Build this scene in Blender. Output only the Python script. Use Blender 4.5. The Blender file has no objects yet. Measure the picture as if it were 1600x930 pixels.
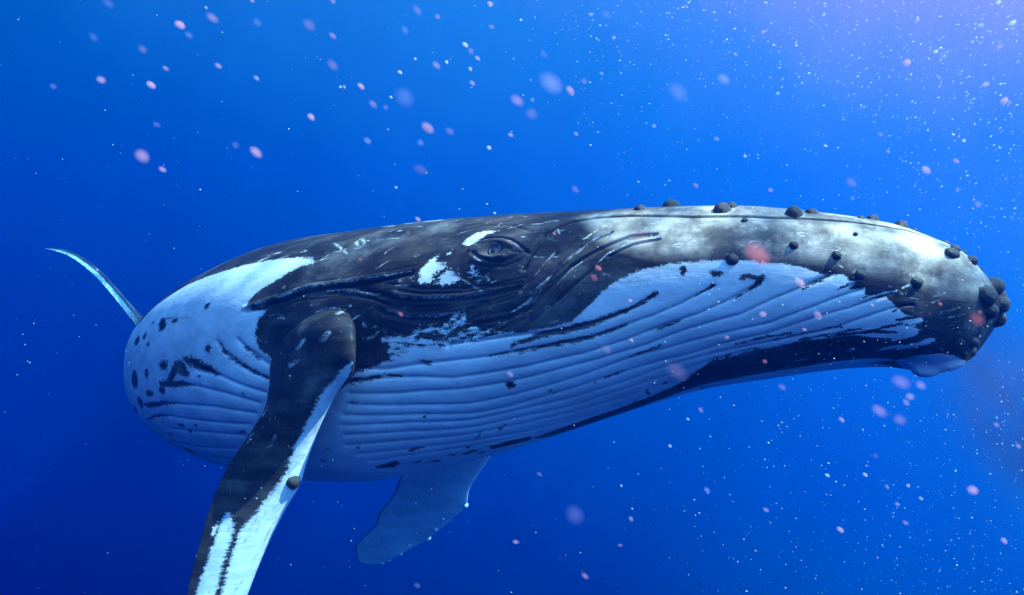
import bpy, bmesh, math, random
import numpy as np
from mathutils import Vector, Matrix

SC = bpy.context.scene
COL = SC.collection

# ---------------------------------------------------------------- camera
cam_d = bpy.data.cameras.new('camera')
cam_d.lens = 24; cam_d.sensor_width = 36; cam_d.clip_start = 0.02; cam_d.clip_end = 500
cam = bpy.data.objects.new('camera', cam_d); COL.objects.link(cam)
cam.location = (0, 0, 0); cam.rotation_euler = (math.radians(90), 0, 0)
SC.camera = cam
SC.view_settings.view_transform = 'Standard'; SC.view_settings.look = 'None'
SC.view_settings.gamma = 1; SC.view_settings.exposure = 2.15
SC.render.engine = 'CYCLES'
SC.cycles.use_denoising = True
SC.cycles.volume_bounces = 0
SC.cycles.max_bounces = 6; SC.cycles.transparent_max_bounces = 24
SC.cycles.diffuse_bounces = 2; SC.cycles.glossy_bounces = 2
SC.cycles.caustics_reflective = False; SC.cycles.caustics_refractive = False

# ------------------------------------------------- world: open blue water
SUN_DIR = Vector((0.62, -0.08, 0.78)).normalized()      # towards the sun
w = bpy.data.worlds.new('World'); SC.world = w; w.use_nodes = True
nt = w.node_tree; nt.nodes.clear()
def wn(t, **k):
    n = nt.nodes.new(t)
    for a, b in k.items(): setattr(n, a, b)
    return n
tc = wn('ShaderNodeTexCoord')
dot = wn('ShaderNodeVectorMath', operation='DOT_PRODUCT')
dot.inputs[1].default_value = Vector((0.50, -0.10, 0.86)).normalized()
mr = wn('ShaderNodeMapRange'); mr.inputs['From Min'].default_value = -1; mr.inputs['From Max'].default_value = 1
rp = wn('ShaderNodeValToRGB')
WR = [(-1.0, (0.0, 0.001, 0.02)), (-0.64, (0.0, 0.003, 0.05)), (-0.38, (0.0, 0.0115, 0.08)), (-0.08, (0.0, 0.036, 0.148)), (0.22, (0.008, 0.076, 0.24)),
      (0.35, (0.035, 0.094, 0.29)), (0.49, (0.18, 0.13, 0.27)), (0.62, (0.2, 0.32, 0.62)), (0.8, (0.55, 1.1, 1.9)), (1.0, (1.0, 1.9, 3.2))]
cr = rp.color_ramp
while len(cr.elements) < len(WR): cr.elements.new(0.5)
for e, (p, c) in zip(cr.elements, WR): e.position = (p + 1) / 2; e.color = (*c, 1)
bg = wn('ShaderNodeBackground'); bg.inputs['Strength'].default_value = 0.75
wo = wn('ShaderNodeOutputWorld')
nt.links.new(tc.outputs['Generated'], dot.inputs[0]); 
wnz = wn('ShaderNodeTexNoise'); wnz.inputs['Scale'].default_value = 2.6; wnz.inputs['Detail'].default_value = 6; wnz.inputs['Roughness'].default_value = .6
wmp = wn('ShaderNodeMapping'); wmp.inputs['Scale'].default_value = (1.6, 1.6, .5); wmp.inputs['Rotation'].default_value = (0, math.radians(-24), 0)
nt.links.new(tc.outputs['Generated'], wmp.inputs['Vector']); nt.links.new(wmp.outputs['Vector'], wnz.inputs['Vector'])
wad = wn('ShaderNodeMath', operation='MULTIPLY_ADD'); wad.inputs[1].default_value = .22
wsb = wn('ShaderNodeMath', operation='SUBTRACT'); wsb.inputs[1].default_value = .11
nt.links.new(wnz.outputs['Fac'], wad.inputs[0]); nt.links.new(dot.outputs['Value'], wad.inputs[2])
nt.links.new(wad.outputs[0], wsb.inputs[0]); nt.links.new(wsb.outputs[0], mr.inputs['Value'])

nt.links.new(mr.outputs['Result'], rp.inputs['Fac']); nt.links.new(rp.outputs['Color'], bg.inputs['Color'])
nt.links.new(bg.outputs['Background'], wo.inputs['Surface'])
w.cycles.sampling_method = 'MANUAL'; w.cycles.sample_map_resolution = 512

# ------------------------------------------------------------------- sun
sd_ = bpy.data.lights.new('sun', 'SUN'); sd_.energy = 5.0; sd_.angle = math.radians(0.5)
sd_.color = (1.0, 0.87, 0.70)
sun = bpy.data.objects.new('sun', sd_); COL.objects.link(sun)
sun.rotation_euler = SUN_DIR.to_track_quat('Z', 'Y').to_euler()
sun.location = SUN_DIR * 30

# --------------------------------------------------------------- helpers
def mat(name):
    m = bpy.data.materials.new(name); m.use_nodes = True
    m.node_tree.nodes.clear()
    return m, m.node_tree
class NT:
    def __init__(s, t): s.t = t
    def n(s, typ, **k):
        n = s.t.nodes.new(typ)
        for a, b in k.items(): setattr(n, a, b)
        return n
    def l(s, a, b): s.t.links.new(a, b)
    def attr(s, name):
        n = s.n('ShaderNodeAttribute'); n.attribute_name = name; return n
    def math(s, op, a, b=None, clamp=False):
        n = s.n('ShaderNodeMath', operation=op, use_clamp=clamp)
        for k, v in enumerate((a, b)):
            if v is None: continue
            if isinstance(v, (int, float)): n.inputs[k].default_value = v
            else: s.l(v, n.inputs[k])
        return n.outputs[0]
    def noise(s, vec, scale, detail=4, rough=.55):
        n = s.n('ShaderNodeTexNoise'); n.inputs['Scale'].default_value = scale
        n.inputs['Detail'].default_value = detail; n.inputs['Roughness'].default_value = rough
        if vec is not None: s.l(vec, n.inputs['Vector'])
        return n.outputs['Fac']
    def rng(s, v, a, b, c=0, d=1, smooth=True):
        n = s.n('ShaderNodeMapRange', interpolation_type='SMOOTHSTEP' if smooth else 'LINEAR')
        s.l(v, n.inputs['Value'])
        for k, x in zip(('From Min', 'From Max', 'To Min', 'To Max'), (a, b, c, d)): n.inputs[k].default_value = x
        return n.outputs['Result']
    def mix(s, f, a, b):
        n = s.n('ShaderNodeMix', data_type='RGBA')
        if isinstance(f, (int, float)): n.inputs['Factor'].default_value = f
        else: s.l(f, n.inputs['Factor'])
        for k, v in ((6, a), (7, b)):
            if isinstance(v, tuple): n.inputs[k].default_value = (*v, 1)
            else: s.l(v, n.inputs[k])
        return n.outputs[2]

def link(o, parent=None):
    COL.objects.link(o)
    if parent: o.parent = parent
    return o
def tag(o, label=None, cat=None, group=None, kind=None):
    for k, v in (('label', label), ('category', cat), ('group', group), ('kind', kind)):
        if v: o[k] = v
    return o


# ---- whale body: stations along the spine, chin first -------------------
# (centre X, depth Y, centre Z, half height, half width, roll deg)
def pchip(x, y, xq):
    x = np.asarray(x, float); y = np.asarray(y, float)
    h = np.diff(x); d = np.diff(y, axis=0) / (h[:, None] if y.ndim > 1 else h)
    m = np.zeros_like(y)
    hh = h[:, None] if y.ndim > 1 else h
    w1 = 2 * hh[1:] + hh[:-1]; w2 = hh[1:] + 2 * hh[:-1]
    with np.errstate(divide='ignore', invalid='ignore'):
        mm = (w1 + w2) / (w1 / d[:-1] + w2 / d[1:])
    mm[(d[:-1] * d[1:]) <= 0] = 0
    m[1:-1] = mm; m[0] = d[0]; m[-1] = d[-1]
    k = np.clip(np.searchsorted(x, xq) - 1, 0, len(x) - 2)
    hk = h[k]; t = (xq - x[k]) / hk
    if y.ndim > 1: t = t[:, None]; hk = hk[:, None]
    return ((1 + 2 * t) * (1 - t) ** 2 * y[k] + t * (1 - t) ** 2 * hk * m[k]
            + t * t * (3 - 2 * t) * y[k + 1] + t * t * (t - 1) * hk * m[k + 1])

def smooth_rows(a, n):
    for _ in range(n):
        b = a.copy(); b[1:-1] = (a[:-2] + 2 * a[1:-1] + a[2:]) / 4; a = b
    return a

def body_grid(ST, NI=1100, N_NEAR=560, N_FAR=70, dens=None):
    ST = np.asarray(ST, float)
    C = ST[:, :3]
    seg = np.linalg.norm(np.diff(C, axis=0), axis=1)
    a = np.concatenate([[0], np.cumsum(seg)])
    fine = np.linspace(0, a[-1], 3000)
    Q = pchip(a, ST, fine)
    Q = smooth_rows(Q, 300)
    cap = np.sqrt(np.clip(1 - np.clip(1 - fine / .22, 0, 1) ** 2.3, 0, 1))      # rounded chin
    Q[:, 3] *= cap; Q[:, 4] *= cap
    # sample density follows the distance from the viewer's side (near parts finer)
    q = Q[:, :3]
    dl = np.linalg.norm(np.diff(q, axis=0), axis=1)
    wgt = dl / np.clip(Q[:-1, 1] - 2.2, 1.2, None) ** 1.15
    cum = np.concatenate([[0], np.cumsum(wgt)]); cum /= cum[-1]
    fi = np.interp(np.linspace(0, 1, NI), cum, fine)
    fi[:90] = fi[90] * (np.arange(90) / 90) ** 1.7      # the very tip gets extra rings
    Q = np.stack([np.interp(fi, fine, Q[:, k]) for k in range(6)], 1)
    q = Q[:, :3]
    T = np.gradient(q, fi, axis=0); T = smooth_rows(T, 60)
    T /= np.linalg.norm(T, axis=1)[:, None]
    N = np.stack([-T[:, 1], T[:, 0], 0 * T[:, 0]], 1)
    N /= np.linalg.norm(N, axis=1)[:, None]
    U = np.zeros_like(N); U[:, 2] = 1
    r = np.radians(Q[:, 5])[:, None]
    U2 = U * np.cos(r) - N * np.sin(r)
    N2 = N * np.cos(r) + U * np.sin(r)
    th = np.radians(np.concatenate([np.linspace(-25, 225, N_NEAR, endpoint=False),
                                    np.linspace(225, 335, N_FAR, endpoint=False)]))
    c, s = np.cos(th), np.sin(th)
    e = (2 / (2.25 + 0.5 * np.exp(-(fi / .35) ** 2)))[:, None]      # blunt, boxy chin
    cc = np.sign(c) * np.abs(c)[None] ** e; ss = np.sign(s) * np.abs(s)[None] ** e
    P = (q[:, None] + U2[:, None] * (cc[..., None] * Q[:, None, 3:4])
         + N2[:, None] * (ss[..., None] * Q[:, None, 4:5]))
    return P, th, fi, Q, T, N2, U2

def grid_normals(P):
    du = np.gradient(P, axis=0)
    dv = (np.roll(P, -1, 1) - np.roll(P, 1, 1)) / 2
    n = np.cross(dv, du)
    n /= np.linalg.norm(n, axis=2)[..., None] + 1e-12
    return n * np.sign(((P - P.mean(1, keepdims=True)) * n).sum())   # outward

def blade_grid(rows, NK=150, NV=64, camber=0.0):
    R = np.asarray(rows, float)
    mid = (R[:, :3] + R[:, 3:6]) / 2
    a = np.concatenate([[0], np.cumsum(np.linalg.norm(np.diff(mid, axis=0), axis=1))])
    q = np.linspace(0, a[-1], NK)
    R = pchip(a, R, q); R[2:-2] = smooth_rows(R, 6)[2:-2]
    A, B, t = R[:, :3], R[:, 3:6], R[:, 6:7]
    M = (A + B) / 2; H = (B - A) / 2
    D = np.gradient(M, axis=0)
    n = np.cross(D, H); n /= np.linalg.norm(n, axis=1)[:, None] + 1e-9
    if n[NK // 3, 1] > 0: n = -n
    v = np.linspace(-np.pi / 2, 1.5 * np.pi, NV, endpoint=False)
    c, s = np.cos(v), np.sin(v)
    # leading edge (B side, c=+1) full and round, trailing edge thin
    prof = s * (0.62 + 0.38 * c)
    P = M[:, None] + H[:, None] * c[None, :, None] + n[:, None] * (t[:, None] * .5 * prof[None, :, None])
    return P

# ------------------------------------------------ measured data of the whale
SX, SY = 1.79, 1.425   # skin chart units per grid step along and around the body
STATIONS = [(2.5493,3.55,-0.03,0.1265,0.25,14),(2.5074,3.59,-0.0505,0.1952,0.265,14),(2.4571,3.63,-0.0681,0.262,0.28,14),(2.3878,3.67,-0.0637,0.3217,0.31,14),(2.2791,3.74,-0.0438,0.3734,0.34,14),(2.1431,3.81,0.0054,0.3875,0.42,14),(1.8469,3.94,0.024,0.434,0.52,14),(1.53,4.08,0.0172,0.4953,0.59,14),(1.1925,4.24,-0.0099,0.5505,0.65,13),(0.8287,4.42,-0.0767,0.6278,0.71,12),(0.4331,4.62,-0.1603,0.719,0.78,10),(0.0,4.85,-0.2546,0.823,0.86,8),(-0.4791,5.11,-0.3497,0.9102,0.93,6),(-1.0162,5.42,-0.4471,0.9807,1.0,4),(-1.6453,5.85,-0.5128,1.0064,1.05,2),(-2.3156,6.5,-0.6155,0.9628,1.06,0),(-2.9565,7.3,-0.7186,0.8897,1.03,0),(-3.6338,8.3,-0.8015,0.7781,0.93,0),(-4.3819,9.5,-0.9129,0.6457,0.78,0),(-5.2594,11,-0.9797,0.5156,0.56,0),(-5.9962,12.3,-1.0032,0.3229,0.32,0),(-6.4845,13.2,-1.0271,0.1238,0.14,0)]
FLIPPER = [(-1.3514,4.65,-0.109,-1.136,4.59,-0.1076,0.1),(-1.3947,4.62,-0.1256,-1.062,4.46,-0.1213,0.14),(-1.4798,4.67,-0.1664,-0.9968,4.27,-0.1441,0.19),(-1.5653,4.69,-0.233,-0.9564,4.13,-0.1897,0.22),(-1.6164,4.66,-0.332,-0.944,4.06,-0.2664,0.24),(-1.6223,4.59,-0.4346,-0.9454,4.05,-0.3531,0.26),(-1.5734,4.44,-0.5453,-0.9763,4.1,-0.4574,0.29),(-1.5512,4.32,-0.6602,-1.0737,4.18,-0.5761,0.3),(-1.6135,4.26,-0.8147,-1.1702,4.26,-0.7428,0.27),(-1.7131,4.23,-0.9716,-1.2428,4.29,-0.9049,0.24),(-1.7916,4.2,-1.1222,-1.3021,4.3,-1.0683,0.22),(-1.8261,4.18,-1.2148,-1.3303,4.3,-1.1691,0.2),(-1.8558,4.15,-1.3384,-1.4117,4.29,-1.3111,0.19),(-1.8919,4.11,-1.5143,-1.5092,4.27,-1.5092,0.17),(-1.9278,4.08,-1.6945,-1.586,4.24,-1.6973,0.15),(-1.946,4.07,-1.801,-1.6299,4.23,-1.8163,0.14),(-1.9846,4.04,-2.049,-1.7246,4.2,-2.0829,0.12),(-2.015,4.04,-2.4202,-1.8135,4.16,-2.4609,0.09),(-1.9945,4.06,-2.7291,-1.8824,4.14,-2.7673,0.06),(-1.9507,4.08,-2.8879,-1.9235,4.12,-2.9162,0.02)]
FAR_FLIPPER = [(-0.8606,6.8,-1.1156,-0.1237,6.6,-1.0828,0.2),(-1.065,7.1,-1.6042,-0.1552,6.9,-1.4813,0.2),(-1.1691,7.25,-1.842,-0.271,7.05,-1.7118,0.18),(-1.248,7.4,-2.0535,-0.3915,7.2,-1.917,0.16),(-1.3367,7.5,-2.2219,-0.4654,7.3,-2.0805,0.15),(-1.4733,7.6,-2.394,-0.4926,7.4,-2.2477,0.13),(-1.5425,7.7,-2.5699,-0.6469,7.5,-2.4187,0.12),(-1.7093,7.78,-2.7424,-0.8144,7.62,-2.6003,0.1),(-1.8102,7.86,-2.8885,-1.0159,7.74,-2.7719,0.08),(-1.7943,7.9,-2.9995,-1.2285,7.8,-2.9031,0.06),(-1.7846,7.93,-3.0704,-1.3871,7.87,-3.0177,0.05),(-1.6721,7.92,-3.0962,-1.5295,7.92,-3.0962,0.02)]
FLUKE_NEAR = [((-6.337,12.9,-0.907),1.1,0.3),((-6.608,12.7,-0.679),1.1,0.16),((-6.91,12.6,-0.39),1.0,0.11),((-7.242,12.5,0.07),0.85,0.085),((-7.645,12.45,0.525),0.65,0.07),((-8.109,12.5,0.809),0.4,0.045),((-8.401,12.55,0.882),0.2,0.025),((-8.623,12.6,0.91),0.03,0.01)]
FLUKE_FAR = [((-6.337,12.9,-0.907),1.1,0.3),((-5.972,13.0,-0.853),1.1,0.2),((-5.362,13.3,-0.748),0.8,0.1),((-4.624,13.7,-0.706),0.1,0.02)]
F_BELLY = [(1557.3,287.9),(1498.7,272.0),(1444.2,246.9),(1381.4,228.5),(1330.2,230.5),(1289.5,231.9),(1238.3,228.2),(1199.9,226.5),(1150.8,235.3),(1138.7,248.3),(1155.5,250.9),(1172.9,263.8),(1184.9,272.6),(1199.8,281.7),(1209.4,294.8),(1213.7,308.7),(1180.0,316.0),(1187.9,325.0),(1189.8,341.8),(1181.4,359.3),(1161.0,370.6),(1159.1,396.7),(1112.4,422.1),(1051.2,405.9),(1037.0,402.5),(1023.0,401.3),(1000.1,397.3),(980.1,396.6),(963.6,391.5),(989.4,381.0),(997.1,374.4),(963.7,385.6),(917.1,393.3),(884.5,395.6),(852.5,400.6),(816.3,402.6),(761.9,407.5),(731.2,407.2),(713.4,396.6),(698.6,384.4),(687.6,376.1),(671.0,367.2),(652.2,361.0),(621.7,355.9),(583.4,353.4),(535.0,354.2),(477.0,357.1),(428.8,361.6),(389.2,366.7),(353.2,376.7),(319.0,376.4),(301.4,392.2),(315.1,408.7),(283.0,399.7),(285.3,417.6),(290.7,429.2),(244.3,415.1),(225.2,430.2),(209.1,447.1),(174.2,438.8),(208.6,473.7),(167.5,466.3),(197.0,498.3),(185.2,508.4),(222.7,523.8),(222.7,820.6704545454545),(1707.3,820.6704545454545),(1707.3,287.9)]
F_DARK = [[(167.5,468.1),(203.9,497.5),(222.8,521.7),(305.3,513.1),(336.9,518.3),(389.6,520.0),(425.3,527.9),(460.3,532.2),(490.9,541.8),(532.0,548.9),(560.7,571.5),(574.1,589.7),(604.0,607.8),(639.3,620.1),(662.6,625.4),(708.7,632.4),(773.6,630.3),(817.3,630.6),(850.6,631.4),(837.2,663.2),(803.7,685.4),(733.9,688.3),(654.5,665.5),(604.1,651.2),(555.8,635.6),(500.2,629.7),(445.3,621.7),(390.7,617.2),(335.0,609.8),(279.2,600.1),(218.3,604.5),(163.4,630.4),(107.4,692.6)],[(902.1,596.9),(868.8,604.7),(843.5,618.1),(855.7,636.4),(880.1,625.3),(907.9,612.9)],[(950.1,592.7),(926.2,592.0),(918.6,601.3),(942.7,601.9)],[(1069.9,560.1),(1048.9,560.1),(1034.4,558.8),(1033.0,569.9),(1049.1,576.5),(1069.9,568.0)],[(1020.1,572.8),(1001.8,576.9),(1010.7,582.9)],[(999.0,585.9),(978.5,590.3),(990.4,599.2)],[(964.8,585.2),(949.4,586.1),(960.9,592.9)],[(965.2,567.5),(952.8,563.8),(954.2,570.2)],[(933.2,575.8),(920.6,577.9),(930.4,584.3)],[(930.8,609.1),(915.6,611.3),(931.8,622.9)],[(1302.5,309.7),(1384.8,292.1),(1385.1,301.8),(1373.8,316.2),(1362.1,317.3),(1357.8,309.2),(1369.9,296.3)],[(1304.0,359.3),(1284.9,360.9),(1251.5,371.3),(1238.6,380.0),(1244.5,381.8),(1272.6,373.5),(1296.7,367.2)],[(1363.1,363.3),(1350.8,359.9),(1337.4,361.2),(1338.6,369.1),(1353.9,368.7)],[(1335.5,377.2),(1321.8,363.2),(1310.5,362.2),(1299.5,365.6),(1287.8,378.2),(1295.5,381.4),(1315.6,375.6),(1328.5,386.3),(1344.4,382.9)],[(1362.1,381.9),(1337.5,381.7),(1303.7,384.7),(1281.6,392.2),(1311.7,393.1),(1359.6,388.8)],[(1434.6,417.4),(1406.4,413.0),(1381.0,410.0),(1366.9,410.0),(1322.3,414.7),(1360.8,417.0),(1408.3,423.0)],[(1453.9,451.2),(1410.4,437.2),(1378.4,432.2),(1359.4,435.9),(1384.3,437.1),(1417.0,444.1)],[(1243.8,349.2),(1237.7,351.1),(1231.0,358.5),(1211.0,368.1),(1185.8,378.9),(1163.6,389.7),(1164.8,393.2),(1191.5,381.2),(1216.7,369.4),(1236.7,359.5)],[(1206.9,353.3),(1199.0,356.0),(1189.6,363.0),(1179.4,369.3),(1188.4,366.4),(1202.5,358.4)],[(1230.6,457.3),(1215.7,455.4),(1217.9,460.6),(1227.0,460.5)],[(1407.8,483.0),(1381.5,485.4),(1398.3,488.8)],[(1385.6,499.2),(1365.6,503.6),(1360.4,519.0),(1380.1,516.2)],[(569.6,357.9),(563.8,358.5),(560.4,367.9),(563.0,372.6),(567.8,372.1),(571.0,367.0)],[(525.5,370.8),(518.9,367.3),(509.2,369.5),(504.2,374.4),(510.8,377.8),(521.4,376.8)],[(482.9,382.0),(476.3,378.2),(464.9,376.6),(454.4,380.1),(442.0,377.2),(439.1,380.4),(444.8,387.9),(451.4,394.3),(457.0,400.9),(464.6,407.4),(468.4,406.0),(459.0,392.9),(457.2,387.5),(468.6,385.9),(478.1,386.5)],[(833.6,470.8),(824.7,473.0),(816.7,479.5),(821.2,483.6),(828.5,483.0),(833.7,476.3)],[(1059.2,436.3),(1050.7,436.5),(1042.9,440.1),(1050.7,440.9)],[(950.0,408.3),(943.4,406.5),(932.4,409.8),(938.1,411.8),(934.6,415.1),(942.9,413.2)],[(870.3,559.5),(859.5,552.9),(854.0,549.0),(859.2,557.2),(868.0,563.5)],[(907.7,560.5),(894.9,550.6),(891.9,550.6),(901.5,560.5)],[(959.5,485.7),(951.2,483.9),(956.7,489.0)],[(282.1,642.7),(224.2,610.3),(209.8,651.2),(186.2,692.6),(207.7,676.6),(240.3,642.2)]]
F_DOTS = [(1338.1,306.4,7.4,3.7),(1408.4,296.8,4.3,2.1),(1423.7,316.7,7.4,6.2),(1456.6,321.5,13.8,8.7),(1403.0,332.2,5.5,2.9),(1277.0,297.4,4.4,5.3),(1258.1,354.6,5.1,4.2),(1452.2,379.3,17.7,13.2),(1399.8,370.9,6.6,5.9),(1355.5,394.3,9.1,5.3),(1394.9,398.3,13.0,4.8),(1442.3,415.7,12.3,9.9),(1496.1,436.3,13.1,7.6),(1331.6,448.5,8.2,3.0),(1320.1,460.7,4.6,3.0),(1383.0,469.6,8.1,3.3),(1297.5,448.8,2.7,1.9),(1271.6,382.0,2.2,1.5),(1205.7,404.9,1.9,1.6),(770.6,519.3,2.8,2.8),(610.2,587.7,4.0,7.1),(588.3,532.7,2.9,3.3),(563.2,656.9,3.3,11.0),(642.9,601.5,3.0,10.2),(774.8,512.9,2.7,2.7),(709.7,527.8,1.9,3.0),(1066.6,510.1,2.9,2.3),(1126.4,521.4,3.9,2.3),(1108.3,500.0,2.8,2.2)]
F_DSTROKE = [[(816.6,418.5,2.72),(771.1,414.3,4.61),(734.2,417.9,5.71),(695.4,416.5,4.88),(649.2,409.7,3.46),(619.5,401.1,2.97),(609.1,394.0,4.92),(603.4,392.1,3.93)],[(806.6,432.6,1.39),(772.0,432.3,2.83),(725.8,438.4,3.93),(696.3,438.9,3.01),(649.7,433.7,1.53)],[(545.0,405.4,1.03),(528.7,396.7,2.04),(520.1,391.3,3.04)],[(485.5,417.3,1.06),(464.6,403.9,2.29),(451.4,392.1,4.13)],[(1054.4,410.7,3.41),(1023.7,412.9,2.57),(1000.8,411.9,1.7),(978.6,420.0,1.22)],[(649.1,493.4,2.24),(623.3,490.9,2.82),(604.4,486.7,2.24)],[(693.7,523.1,1.78),(678.4,521.1,2.98),(663.0,519.0,1.78)],[(488.7,511.7,1.85),(449.2,502.8,2.45),(404.6,498.0,2.52)],[(429.9,511.9,2.53),(379.1,499.8,1.94),(337.2,492.6,2.62),(321.6,490.1,1.31)],[(601.7,452.4,2.12),(582.4,450.0,1.6),(570.7,446.6,1.92)],[(384.0,405.5,1.12),(363.6,393.4,2.81),(342.8,381.0,3.3)],[(376.9,399.5,1.12),(353.2,383.6,2.21)],[(332.6,409.4,1.16),(311.9,395.5,2.32),(290.6,387.4,2.36)],[(279.7,424.1,1.26),(256.5,410.0,3.25),(225.1,396.9,4.02)],[(231.4,445.5,1.42),(191.0,414.6,2.95),(167.7,400.4,3.09)],[(224.7,464.9,1.47),(190.9,447.3,3.86),(160.1,425.3,2.44)],[(305.4,509.5,2.78),(261.0,496.1,2.9),(211.4,471.2,3.04)],[(389.5,516.6,2.66),(337.1,507.6,2.7),(289.5,495.6,2.76)],[(347.5,515.4,2.75),(294.7,506.1,4.19),(223.7,498.2,4.67)],[(849.7,424.9,0.9),(797.3,429.6,1.86),(772.0,432.3,1.89)],[(1003.2,543.4,1.84),(983.4,543.9,2.44)],[(587.1,628.2,6.09),(560.8,591.6,6.57)],[(572.5,620.4,5.86),(548.4,579.4,6.19)],[(534.1,566.6,5.91),(521.2,542.8,4.05)],[(514.7,558.4,4.29),(500.5,537.5,3.99)],[(554.9,600.8,6.95),(539.3,566.8,5.9)]]
F_WHITE = [[(220.5,609.2),(201.1,589.4),(165.9,549.4),(136.9,531.2),(119.7,552.2),(100.7,619.9),(98.5,695.4),(125.3,691.1),(144.9,667.5),(161.1,691.1),(188.0,694.0)],[(915.0,258.4),(913.9,245.8),(902.9,231.9),(877.3,229.8),(866.3,235.5),(880.6,241.3),(887.1,255.4),(896.4,267.2),(906.7,265.2)],[(965.1,308.5),(965.6,296.9),(963.3,289.1),(958.3,281.5),(953.5,273.4),(944.3,272.9),(943.2,284.4),(932.7,290.6),(928.2,283.9),(925.4,296.1),(933.0,302.8),(939.2,307.5),(940.0,319.4),(950.5,318.4),(958.8,318.7)],[(932.9,317.9),(930.2,306.3),(921.9,301.8),(909.2,307.1),(899.0,318.5),(904.3,324.0),(916.0,326.3),(925.8,324.6)],[(934.1,274.8),(925.4,266.8),(923.7,274.4),(930.4,280.1)],[(978.4,307.0),(973.9,303.1),(970.1,310.3)],[(886.6,311.2),(886.8,299.0),(880.8,304.2),(875.5,315.2),(866.0,320.8),(874.8,322.9),(881.9,319.8)],[(950.9,370.2),(939.1,368.4),(918.3,371.5),(904.7,377.2),(910.1,381.2),(927.1,377.4),(945.8,375.5)],[(887.5,386.4),(876.8,380.3),(870.4,380.1),(863.7,386.0),(839.0,391.4),(827.1,396.6),(838.0,397.4),(866.2,392.5),(881.9,390.7)],[(825.6,386.3),(828.4,383.3),(839.4,381.8),(843.7,384.8),(832.8,386.3)],[(1063.5,325.6),(1055.3,325.5),(1052.2,330.8),(1057.6,331.4)],[(1160.7,326.4),(1149.8,324.6),(1146.6,329.8),(1153.8,331.2)],[(1170.9,340.7),(1165.3,339.8),(1166.5,343.3)]]
F_WSTROKE = [[(1002.6,372.9,1.52),(978.0,375.5,2.35),(940.6,385.6,2.49),(907.7,394.5,1.71)],[(903.1,392.3,2.56),(870.7,397.1,3.46),(838.9,401.4,2.63),(816.3,401.8,1.33)],[(964.1,377.8,1.59),(950.9,370.2,1.51)],[(917.9,375.5,1.6),(898.6,364.8,1.5)],[(911.0,380.3,1.65),(885.8,371.0,1.54)],[(900.3,393.7,1.71),(887.6,384.8,1.68)],[(218.8,552.7,3.59),(166.8,509.1,5.59),(148.7,486.6,4.14)],[(229.0,525.2,3.27),(199.7,501.5,4.92),(180.0,480.1,5.02)],[(217.2,500.2,3.16),(183.3,462.0,3.24)],[(285.2,423.1,2.5),(225.1,396.9,2.68)],[(197.8,465.7,4.66),(167.7,440.5,3.31)],[(209.1,537.4,3.48),(234.1,550.9,5.23),(255.3,565.2,1.78)],[(989.2,394.8,2.48),(970.9,395.4,2.51)],[(991.1,385.7,2.43),(970.9,391.6,1.66)]]
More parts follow.
